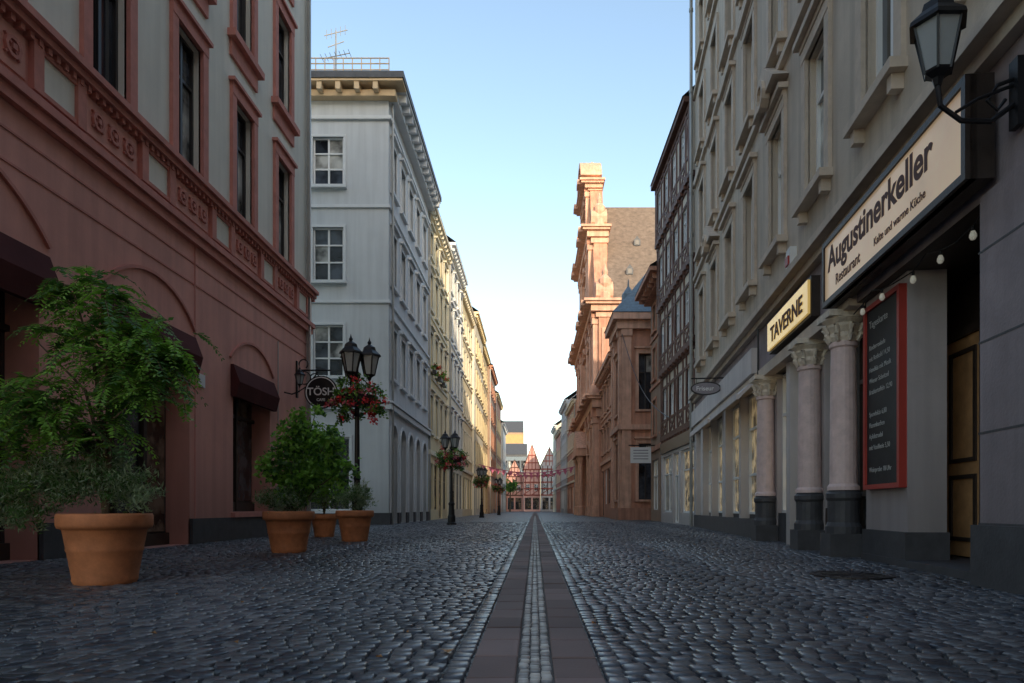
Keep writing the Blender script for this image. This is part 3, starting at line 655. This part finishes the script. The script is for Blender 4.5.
townhouse('sandstone_seminary',Fr((5.35,0),(0,1),(-1,0)),44.4,55,10.6,10,[(4.9,6.6),(7.9,9.6)],2.1,1.0,sand,sandl,slateb,gf=(1.0,3.6),eave=.6,hood=.25)

# ------------------------------------------------------------------ baroque church
B=Bld('baroque_church'); f=Fr((5.2,0),(0,1),(-1,0)); t=B.trim; c=67
def tier(a,b,z0,z1,th,mat=sand,pil=(),ops=(),pw=.9,pp=.45,ent=1.0):
    wall(B.walls,f,a,b,z0,z1,list(ops),mat,depth=.6)
    for u in (a,b): B.walls.face([f.p(u,0,z0),f.p(u,-th,z0),f.p(u,-th,z1),f.p(u,0,z1)],mat)
    B.walls.face([f.p(a,-th,z0),f.p(b,-th,z0),f.p(b,-th,z1),f.p(a,-th,z1)],mat)
    for q in ops:
        window(B,f,*q,fm=darkf,depth=.5); surround(B,f,*q,sandl,w=.3,pr=.2,sill=.4,hood=.5)
        m=(q[0]+q[1])/2; arc(t,f,m,q[3]+.5,.9,20,160,.3,.05,.5,sandl,n=10)
    h=z1-z0
    for x in pil:
        box(t,f,x-pw/2-.12,x+pw/2+.12,-.1,pp+.12,z0,z0+.9,sandl); box(t,f,x-pw/2,x+pw/2,-.1,pp,z0+.9,z1-h*.2,sandl)
        box(t,f,x-pw/2-.1,x+pw/2+.1,-.1,pp+.1,z1-h*.2,z1-h*.2+.5,sandl); box(t,f,x-pw/2-.15,x+pw/2+.15,-.1,pp+.15,z1-h*.2+.5,z1-h*.07,sand)
    box(t,f,a-.1,b+.1,-th-.1,.25,z1-h*.2+.5,z1-h*.075,sandl)
    e1=ent
    box(t,f,a-e1*.3,b+e1*.3,-th-.1,e1*.6,z1-h*.07,z1,sandl); box(t,f,a-e1*.55,b+e1*.55,-th-.2,e1,z1,z1+.2,sandl); box(t,f,a-e1*.7,b+e1*.7,-th-.3,e1+.15,z1+.2,z1+.4,sandl)
    for x in pil: box(t,f,x-pw/2-.3,x+pw/2+.3,.0,e1+.35,z1+.02,z1+.45,sandl)
    gg=Fr(f.p(a,0,0)[:2],(1,0),(0,-1))
    box(t,gg,.25,th-.25,-.02,.1,z0+1.0,z1-h*.25,sandl); box(t,gg,.4,th-.4,.09,.14,z0+1.3,z1-h*.3,sand)
tier(55.2,79,0,9.5,2.0,pil=(56.2,59.5,62.8,71.2,74.5,77.8),ops=[(60.4,61.9,1,5),(65.5,68.5,.1,5.5),(72,73.6,1,5)],pw=1.1)
tier(55.6,78.6,9.95,17.2,1.8,pil=(56.4,59.5,62.8,71.2,74.5,77.6),ops=[(60.4,61.9,11,14.3),(65.8,68.2,11,14.6),(72,73.6,11,14.3)],pw=1.0,ent=1.1)
tier(60.5,73.5,17.6,25.2,1.2,pil=(61.3,63.6,70.4,72.7),ops=[(65.8,68.2,19,22.5)],pw=.9,ent=1.0)
tier(63.8,70.2,25.6,30.9,1.0,pil=(64.4,69.6),ops=[(66.2,67.8,26.6,29)],pw=.8,ent=.9)
poly(t,f,[(67+3.0*math.cos(math.pi*i/12),31.3+1.2*math.sin(math.pi*i/12)) for i in range(13)],-.9,.3,sandl)
arc(t,f,67,31.25,2.5,15,165,.45,-1.1,.9,sandl,n=12)
for s in (-1,1):
    for (ua,za,ub,zb) in ((60.5,17.6,56.0,17.6),(63.8,25.6,60.8,25.6)):
        w=abs(ua-ub); hh=5.6 if w>4 else 4.2
        P=[]
        for i in range(13):
            k=i/12; P.append((w*k, hh*(1-k)**2.0+ .5*math.sin(k*math.pi)*(-1)+.6))
        P+=[(w+.0,0),(0,0)]
        P=[(67+s*(67-ua+x) ,za+max(z,0)) for x,z in P]
        poly(t,f,P,-1.1,.05,sand)
        arc(t,f,67+s*(67-ub-.2),za+.8,.55,0,360,.35,-1.15,.25,sandl,n=12)
        x,y,_=f.p(67+s*(67-ub+.3),-.5,0)
        lathe(t,x,y,[(.5,za),(.5,za+.6),(.25,za+.8),(.5,za+1.3),(.55,za+1.7),(.2,za+2.1),(.25,za+2.4),(0,za+3.1)],10,sandl)
for u in (57,77): 
    x,y,_=f.p(u,-.6,0); lathe(t,x,y,[(.45,17.6),(.35,18.4),(.45,19),(.3,19.8),(.22,20),(.26,20.4),(0,20.7)],10,sandl)
x,y,_=f.p(67,-.4,0); lathe(t,x,y,[(.3,33.9),(.35,34.3),(.1,34.6)],8,sandl); 
for u in (64.6,65.1,68.9,69.4):
    x,y,_=f.p(u,.9,0); lathe(t,x,y,[(.35,0),(.35,.8),(.25,.9),(.22,5),(.35,5.3),(.35,5.6)],12,sandl)
box(t,f,64,70,0,1.4,5.6,6.3,sandl); poly(t,f,[(63.9,6.3),(70.1,6.3),(67,8.2)],0,1.3,sandl)
for y in (56.5,77.5):
    B.walls.face([(6.9,y,0),(40,y,0),(40,y,17.2),(6.9,y,17.2)],cream3)
B.walls.face([(40,56.5,0),(40,77.5,0),(40,77.5,17.2),(40,56.5,17.2)],cream3)
B.roof.face([(6.3,56,17.2),(40,56,17.2),(40,67,30.2),(6.3,67,30.2)],rooft); B.roof.face([(6.3,78,17.2),(40,78,17.2),(40,67,30.2),(6.3,67,30.2)],rooft)
B.walls.face([(39.9,56.5,17.2),(39.9,77.5,17.2),(39.9,67,29)],cream3)
for X,zz in ((8.2,21.5),(10.4,21.5),(9.3,25.2),(12.6,21.5),(11.5,25.2),(14.8,21.5)):
    Y=56+(zz-17.2)*11/13
    q=Fr((X,Y-.5),(1,0),(0,-1))
    poly(B.roof,q,[(-.3,zz-.6),(.3,zz-.6),(.3,zz-.1),(0,zz+.3),(-.3,zz-.1)],-1.2,.1,slate); box(B.win,q,-.18,.18,.1,.12,zz-.5,zz-.1,darkf)
box(B.trim,Fr((6.9,56.5),(1,0),(0,-1)),0,33,-.1,.5,16.7,17.15,sandl)
B.done()

d=Vector((-1.4,46)).normalized(); FR=Fr((4.7,79),(d.x,d.y),(-d.y,d.x))
townhouse('rose_townhouse',FR,0.3,12,13.2,10,[(4.8,6.6),(8,9.8),(11,12.2)],2.2,1.0,sand,cream3,slate)
townhouse('slate_townhouse',FR,12,24,15,10,[(4.8,6.6),(8,9.8),(11.2,13)],2.2,1.0,greyp,greyt,slate)
townhouse('red_townhouse',FR,24,36,12.5,10,[(4.8,6.6),(8,9.8)],2.2,1.0,pinkp,cream3,rooft)
townhouse('beige_townhouse',FR,36,46,14.5,10,[(4.8,6.6),(8,9.8),(11,12.5)],2.2,1.0,cream3,greyt,slate)

# ------------------------------------------------------------------ end of the street
def gabled(name,x0,x1,y,H,G,wm,bm,hip=0):
    B=Bld(name); g=Fr((x0,y),(1,0),(0,-1)); w=x1-x0; n=max(2,int(w/1.5)); ops=[]
    for z in [3.6+2.6*i for i in range(int((H-3.6)/2.6)+0)]:
        for i in range(n): cx=w*(i+.5)/n; ops.append((cx-.38,cx+.38,z+.6,z+1.9))
    gop=[(w*.08,w*.45,.4,2.8),(w*.55,w*.92,.4,2.8)]
    wall(B.walls,g,0,w,0,H,ops+gop,wm,depth=.12)
    for q in ops: window(B,g,*q,depth=.1)
    for q in gop: window(B,g,*q,depth=.1,g=shopg,fm=darkf)
    B.walls.face([g.p(0,0,H),g.p(w,0,H),g.p(w/2,0,G)],wm)
    z=3.3
    while z<H+.1: box(B.trim,g,0,w,-.05,.08,z-.12,z+.12,bm); z+=1.3
    for q in ops:
        for x in (q[0]-.1,q[1]+.1): box(B.trim,g,x-.07,x+.07,-.05,.07,3.3,H,bm)
    for i in range(n): beam(B.trim,g,(w*i/n,3.4),(w*(i+1)/n,4.6),.14,-.02,.06,bm)
    for k in (.25,.55): 
        zz=H+(G-H)*k; ww=w/2*(1-k); box(B.trim,g,w/2-ww,w/2+ww,-.05,.07,zz-.1,zz+.1,bm)
    for k in (.3,.5,.7): box(B.trim,g,w*k-.07,w*k+.07,-.05,.065,H,H+(G-H)*(1-abs(k-.5)*2)*.92,bm)
    dp=9
    B.roof.face([g.p(-.3,.3,H-.3),g.p(w/2,.3,G+.15),g.p(w/2,-dp,G+.15),g.p(-.3,-dp,H-.3)],rooft); B.roof.face([g.p(w+.3,.3,H-.3),g.p(w/2,.3,G+.15),g.p(w/2,-dp,G+.15),g.p(w+.3,-dp,H-.3)],rooft)
    for u in (0,w): B.walls.face([g.p(u,0,0),g.p(u,-dp,0),g.p(u,-dp,H),g.p(u,0,H)],wm)
    B.walls.face([g.p(0,-dp,0),g.p(w,-dp,0),g.p(w,-dp,H),g.p(w/2,-dp,G),g.p(0,-dp,H)],wm)
    B.done()
redbeam=M('red_beam',(.28,.06,.04),rough=.7)
gabled('timber_gable_house',-2.3,1.1,138,8.6,13.6,infillr,redbeam)
gabled('white_gable_house',1.2,4.6,137,9.2,12.9,pierw,redbeam)
gabled('small_gable_house',-5.9,-2.5,141,7.2,10.6,infillr,timber)
gabled('corner_gable_house',-10,-6.1,139,7.2,10.6,cream4,redbeam)
gabled('far_gable_house',4.8,9,139,9.2,13.2,cream4,redbeam)
g=Fr((-9.4,190),(1,0),(0,-1))
townhouse('ochre_tower_block',g,0,6.1,21.5,10,[(5+3*i,6.6+3*i) for i in range(5)],1.5,.9,M('tower_ochre',(.42,.29,.13)),brownp,slate,eave=.1)
g=Fr((-10,170),(1,0),(0,-1))
townhouse('dark_office_block',g,0,8.0,13.8,8,[(4.6,6.4),(7.6,9.4),(10.6,12.4)],1.5,1.2,slateb,slate,slate,fm=slate,eave=.1)

# unseen building added behind the viewpoint to keep the near street shaded
B=Bld('sun_blocker_building'); g=Fr((-7,-15),(1,0),(0,1)); ops=[(3+i*7,6+i*7,8,22) for i in range(7)]
wall(B.walls,g,0,51,0,31,ops,sandl,depth=.8)
for q in ops: window(B,g,*q,fm=darkf,depth=.7,style=3)
for i in range(8): box(B.trim,g,0.2+i*7,1.7+i*7,-.1,1.2,0,27,sandl)
box(B.trim,g,0,51,-.2,.8,30.2,31,sandl)
for y in (-15,-35): B.roof.face([(-7,y,31),(44,y,31),(44,-25,39),(-7,-25,39)],slate)
for x in (-7,44): B.walls.face([(x,-15,0),(x,-35,0),(x,-35,31),(x,-25,39),(x,-15,31)],sand)
B.walls.face([(-7,-35,0),(44,-35,0),(44,-35,31),(-7,-35,31)],sand)
B.done()

# ------------------------------------------------------------------ ground
gm=bpy.data.materials.new('ground_joint'); gm.use_nodes=True; nt=gm.node_tree; N=nt.nodes; L=nt.links; b=N['Principled BSDF']
geo=N.new('ShaderNodeNewGeometry'); vo=N.new('ShaderNodeTexVoronoi'); vo.inputs['Scale'].default_value=9.5; L.new(geo.outputs['Position'],vo.inputs['Vector'])
v2=N.new('ShaderNodeTexVoronoi'); v2.feature='DISTANCE_TO_EDGE'; v2.inputs['Scale'].default_value=9.5; L.new(geo.outputs['Position'],v2.inputs['Vector'])
sp=N.new('ShaderNodeSeparateXYZ'); L.new(geo.outputs['Position'],sp.inputs[0])
mr=N.new('ShaderNodeMapRange'); mr.inputs['To Min'].default_value=.05; mr.inputs['To Max'].default_value=.15; L.new(vo.outputs['Color'],mr.inputs[0])
ss=N.new('ShaderNodeMapRange'); ss.inputs['From Max'].default_value=.1; L.new(v2.outputs['Distance'],ss.inputs[0])
far=N.new('ShaderNodeMapRange'); far.inputs['From Min'].default_value=33.8; far.inputs['From Max'].default_value=34.4; L.new(sp.outputs['Y'],far.inputs[0])
mm=N.new('ShaderNodeMath'); mm.operation='MULTIPLY'; L.new(mr.outputs[0],mm.inputs[0]); L.new(ss.outputs[0],mm.inputs[1])
mx=N.new('ShaderNodeMix'); mx.data_type='FLOAT'; L.new(far.outputs[0],mx.inputs[0]); mx.inputs[2].default_value=.03; L.new(mm.outputs[0],mx.inputs[3])
cc=N.new('ShaderNodeVectorMath'); cc.operation='SCALE'; cc.inputs[0].default_value=(1,.97,.95); L.new(mx.outputs[0],cc.inputs['Scale']); L.new(cc.outputs[0],b.inputs['Base Color'])
b.inputs['Roughness'].default_value=.5
bp=N.new('ShaderNodeBump'); bp.inputs['Strength'].default_value=.5; bp.inputs['Distance'].default_value=.03; L.new(ss.outputs[0],bp.inputs['Height']); L.new(bp.outputs[0],b.inputs['Normal'])
mb=MB(); mb.face([(-900,-300,0),(900,-300,0),(900,1500,0),(-900,1500,0)],gm); mb.obj('ground')

def stone(V,Fc,x,y,hx,hy,ang,h,rng,detail):
    c,s=math.cos(ang),math.sin(ang); i=len(V)
    q=[(-1,-1),(1,-1),(1,1),(-1,1)]
    jit=[(rng.uniform(-.06,.06),rng.uniform(-.06,.06)) for _ in q]
    tx,ty=rng.gauss(0,.04),rng.gauss(0,.04)
    rings=((1.0,0),(.97,h*.65),(.80,h)) if detail else ((1.0,0),(.87,h))
    for sc,z in rings:
        for (a,b),(ja,jb) in zip(q,jit):
            lx=(a+ja)*hx*sc; ly=(b+jb)*hy*sc
            V.append((x+lx*c-ly*s,y+lx*s+ly*c,max(z+(lx*tx+ly*ty if z else 0),0.0)))
    nr=len(rings)
    for k in range(nr-1):
        for j in range(4): Fc.append((i+k*4+j,i+k*4+(j+1)%4,i+(k+1)*4+(j+1)%4,i+(k+1)*4+j))
    Fc.append((i+(nr-1)*4,i+(nr-1)*4+1,i+(nr-1)*4+2,i+(nr-1)*4+3))
rg=random.Random(11); V=[];Fc=[]; S=.1; W=1.7; A=.2
def arcs(xa,xb,ya,yb,det):
    ny=int((yb-ya)/S)+6
    for j in range(-4,ny):
        x=xa+rg.uniform(-.03,0)
        while x<xb-.04:
            w=rg.uniform(.085,.12); 
            if x+w>xb: w=xb-x
            if w<.05: break
            xc=x+w/2; x+=w
            u=((xc+100)%W)/W-.5
            y=ya+j*S+A*(1-(2*u)**2)+rg.uniform(-.004,.004); sl=math.atan(A*(-8*u)/W)
            if y<ya or y>yb: continue
            if y<2.0 and abs(xc)>2.6: continue
            if y<3.2 and abs(xc)>3.6: continue
            stone(V,Fc,xc,y,w/2-.006,S*.5*math.cos(sl)-.006,sl*.8+rg.gauss(0,.03),rg.uniform(.012,.022),rg,y<14 and det)
arcs(-6.6,-.385,1.6,34,True); arcs(.385,6.2,1.6,34,True); arcs(-13,-6.6,19.8,28,False)
def flush(name,V,Fc,mat,parent=None,smooth=True):
    me=bpy.data.meshes.new(name); me.from_pydata(V,[],Fc); me.materials.append(mat)
    if smooth: me.polygons.foreach_set('use_smooth',[True]*len(Fc))
    me.update(); o=bpy.data.objects.new(name,me); scene.collection.objects.link(o)
    if parent: o.parent=parent
flush('cobblestone_paving',V,Fc,cob)
e=empty('drainage_channel'); V=[];Fc=[]
for i in range(3):
    y=1.6
    while y<60:
        l=rg.uniform(.04,.056); y+=l; stone(V,Fc,-.047+i*.047+rg.uniform(-.003,.003),y,.0215,l/2-.003,rg.gauss(0,.07),rg.uniform(.012,.018),rg,y<8)
flush('small_setts',V,Fc,cobl,e)
mb=MB(); mb.face([(-.076,1.5,.006),(.076,1.5,.006),(.076,120,.006),(-.076,120,.006)],sandj); mb.obj('bed',e)
V=[];Fc=[]
for s in (-1,1):
    y=1.6
    while y<90:
        l=rg.uniform(.34,.42); i=len(V); cx=s*.178; hx=.1; z=.02+rg.uniform(-.003,.003); bv=.007; tz=rg.gauss(0,.008)
        for k,(zz,ins) in enumerate(((0,0),(z-bv*.6,0.001),(z,bv))):
            for a,bb in ((-1,0),(1,0),(1,1),(-1,1)): V.append((cx+a*(hx-ins),y+(ins+.006 if bb==0 else l-ins-.008),zz+(a*tz*.1 if k else 0)))
        for k in range(2):
            for j in range(4): Fc.append((i+k*4+j,i+k*4+(j+1)%4,i+(k+1)*4+(j+1)%4,i+(k+1)*4+j))
        Fc.append((i+8,i+9,i+10,i+11)); y+=l
flush('slabs',V,Fc,slab,e,False)
V=[];Fc=[]
for s in (-1,1):
    for j in range(int(60/.1)): stone(V,Fc,s*.333,1.6+j*.1,.043,.044,rg.gauss(0,.05),rg.uniform(.013,.02),rg,j<100)
flush('edge_setts',V,Fc,cob,e)
mb=MB(); lathe(mb,3.2,6.9,[(.4,0),(.4,.032),(.36,.032),(.35,.026),(.02,.028)],28,M('cast_iron',(.05,.045,.045),rough=.5,metal=.6),cap=True)
for k in range(8): box(mb,Fr((3.2,6.9),(math.cos(k*.4),math.sin(k*.4)),(-math.sin(k*.4),math.cos(k*.4))),-.3,.3,-.01,.01,.02,.033,MATS['cast_iron'])
mb.obj('manhole_cover')
mb=MB(); dry=M('dry_leaf',(.33,.16,.05),rough=.7,island=.4,bump=0)
for i in range(110):
    y=rg.uniform(2.6,16); x=rg.uniform(-4.8,4) ; a=rg.uniform(0,6.28); l=rg.uniform(.02,.045); z=.026
    if i==0: x,y,l=-.42,3.25,.09
    c,s=math.cos(a)*l,math.sin(a)*l
    mb.solid([(x,y,z),(x+c*.5-s*.35,y+s*.5+c*.35,z+.012),(x+c,y+s,z+.004),(x+c*.5+s*.35,y+s*.5-c*.35,z+.015)],[(0,1,2),(0,2,3)],dry)
mb.obj('fallen_leaves')

# ------------------------------------------------------------------ pots and plants
def pot(e,x,y,s=1):
    mb=MB()
    P=[(.0,.0),(.245,0),(.25,.02),(.265,.05),(.262,.07),(.30,.3),(.31,.32),(.308,.34),(.335,.5),(.345,.51),(.375,.52),(.385,.55),(.385,.63),(.375,.65),(.34,.65),(.33,.6)]
    lathe(mb,x,y,[(r*s,z*s) for r,z in P],36,terra); lathe(mb,x,y,[(.335*s,.6*s),(.15*s,.62*s),(0,.63*s)],20,soil)
    mb.obj('pot',e,smooth=True)
rg=random.Random(5)
e=empty('potted_tree'); x,y=-3.93,6.25; pot(e,x,y)
mb=MB()
k=.00915
def W3(px,py,dy=0): return (( px-535)*k, 6.25+dy, .7+(508-py)*k)
root=(x,y,.6)
tips=[(120,330,.1),(160,370,-.1),(85,385,.2),(40,405,0),(8,400,.1),(70,290,.05),(180,355,0),(60,445,-.15),(110,300,.15),(140,410,-.2),(30,340,.1)]
for a,bb,dy in tips:
    p=W3(a,bb,dy); mid=W3(100+(a-100)*.25,450+(bb-450)*.55,dy*.4)
    tube(mb,[root,(x+rg.uniform(-.04,.04),y,.95),mid,p],[.028,.022,.014,.006],bark)
mb.obj('branches',e)
mb=MB()
T=[(118,325,.05,60,.17),(150,355,-.1,60,.15),(90,355,.15,56,.17),(128,385,-.05,54,.17),(45,395,0,48,.16),(5,402,.1,44,.14),(62,288,.05,26,.09),(172,358,0,28,.07),(98,290,.0,28,.1),(60,425,-.1,44,.16),(108,425,-.1,40,.14),(-30,415,.1,40,.16),(50,330,.1,16,.09),(155,395,-.1,26,.1),(20,440,0,34,.15)]
sprays(mb,rg,root,[(*W3(a,bb,dy),n,s) for a,bb,dy,n,s in T],[leafA,leafA,leafB],leaf=.085,per=11)
mb.obj('foliage',e)
mb=MB()
cl=[(W3(a,bb,dy),r) for a,bb,dy,r in [(70,480,-.05,.34),(115,485,0,.3),(30,483,.05,.32),(142,500,0,.18),(5,505,0,.28),(90,460,.1,.28),(-30,490,0,.3),(40,515,-.1,.2)]]
leaves(mb,[(p[0],p[1],p[2],r,r,r*.7) for p,r in cl],14000,.06,[leafC,leafC,leafB],rg,flat=-.9,elong=5)
mb.obj('lavender_foliage',e)
def bush(name,x,y,clumps,n,lav,nl,s=1):
    e=empty(name); pot(e,x,y,s); mb=MB()
    for c in clumps: tube(mb,[(x,y,.55),((x+c[0])/2,(y+c[1])/2,(.7+c[2])/2),c[:3]],[.02,.012,.005],bark)
    if clumps:
        mb.obj('branches',e)
        mb=MB(); leaves(mb,clumps,n,.09,[leafA,leafA,leafB],rg,flat=.4,elong=1.6,sub=16,spread=.34); mb.obj('foliage',e)
    mb=MB(); leaves(mb,lav,nl,.07,[leafC,leafB,leafC],rg,flat=-1,elong=5); mb.obj('lavender_foliage',e)
bush('potted_shrub',-3.82,10.6,[(-3.75,10.6,1.75,.28,.3,.3),(-3.5,10.65,1.3,.3,.3,.3),(-3.98,10.6,1.35,.26,.3,.28),(-3.6,10.6,2.05,.16,.2,.25),(-3.25,10.6,1.7,.22,.25,.25),(-3.02,10.7,1.3,.2,.2,.25),(-3.7,10.6,1.0,.33,.3,.2),(-3.4,10.6,2.2,.1,.1,.15)],4200,[(-3.85,10.55,.82,.42,.35,.2)],2800)
bush('potted_shrub',-3.72,14.1,[],0,[(-3.72,14.1,.85,.38,.35,.22),(-3.6,14.1,1.05,.2,.2,.22)],2800)
bush('potted_shrub',-5.0,16.2,[(-5.0,16.2,1.7,.45,.4,.6),(-4.8,16.2,2.3,.3,.3,.3),(-5.3,16.2,2.4,.3,.3,.35),(-4.9,16.2,1.1,.5,.4,.3)],3000,[(-5.0,16.2,.85,.4,.35,.2)],900,s=.85)

mb=MB(); pts=[]
for i in range(13):
    s=i/12; pts.append((5.1+.4*s,40-12*s,10.9-6.5*s-1.0*math.sin(math.pi*s)))
tube(mb,pts,.02,black); mb.obj('overhead_cable')
mb=MB(); gar=M('garland',(.5,.14,.24),rough=.8)
for Y,zz in ((70,5.2),(84,5.6)):
    pts=[(-5.9+11*i/16,Y,zz-.9*math.sin(math.pi*i/16)) for i in range(17)]; tube(mb,pts,.04,gar)
    for i in range(1,16):
        p=pts[i]; mb.face([(p[0]-.2,Y,p[2]),(p[0]+.2,Y,p[2]),(p[0],Y,p[2]-.5)],gar)
mb.obj('street_garland')
e=empty('street_tree'); mb=MB(); tube(mb,[(-4.6,126,0),(-4.6,126,2.5),(-4.5,126,4)],[.18,.14,.08],bark); mb.obj('trunk',e)
mb=MB(); leaves(mb,[(-4.6,126,4.4,1.3,1.2,1.1),(-3.9,126,5.2,.9,.9,.8),(-5.3,126,5.2,.9,.9,.8)],1500,.3,[leafA,leafB],rg); mb.obj('crown',e)
f=Fr((-6.0,0),(0,1),(1,0))
mb=MB()
for u in (39.5,41.5,43.4):
    box(mb,f,u-.5,u+.5,.12,.35,8.4,8.6,darkf); leaves(mb,[(f.p(u,.3,0)[0],u,8.7,.25,.6,.25)],250,.12,[leafA,redfl,leafB],rg)
mb.obj('flower_box')

# ------------------------------------------------------------------ light, sky, camera
az=math.radians(17); el=math.radians(18)
sd=Vector((math.sin(az)*math.cos(el),-math.cos(az)*math.cos(el),math.sin(el)))
sl=bpy.data.lights.new('sun','SUN'); sl.energy=4.0; sl.angle=math.radians(.5); sl.color=(1,.82,.60)
so=bpy.data.objects.new('sun',sl); so.rotation_euler=sd.to_track_quat('Z','Y').to_euler(); scene.collection.objects.link(so)
w=bpy.data.worlds.new('World'); scene.world=w; w.use_nodes=True; nt=w.node_tree
bg=nt.nodes['Background']; sk=nt.nodes.new('ShaderNodeTexSky'); sk.sky_type='NISHITA'; sk.sun_disc=False
sk.sun_elevation=el; sk.sun_rotation=math.radians(163); sk.air_density=1.0; sk.dust_density=1.3; sk.ozone_density=1.0
tn=nt.nodes.new('ShaderNodeVectorMath'); tn.operation='MULTIPLY'; tn.inputs[1].default_value=(1.05,1.0,.90)
nt.links.new(sk.outputs[0],tn.inputs[0]); nt.links.new(tn.outputs[0],bg.inputs[0]); bg.inputs[1].default_value=.40
cam=bpy.data.cameras.new('camera'); co=bpy.data.objects.new('camera',cam); scene.collection.objects.link(co)
cam.sensor_width=36; cam.lens=24.01; cam.shift_x=-.02246; cam.shift_y=.1626; cam.clip_end=3000; cam.clip_start=.05
co.location=(0,0,.7); co.rotation_euler=(math.radians(90),0,0); scene.camera=co
scene.view_settings.view_transform='Standard'; scene.view_settings.look='None'; scene.view_settings.exposure=0
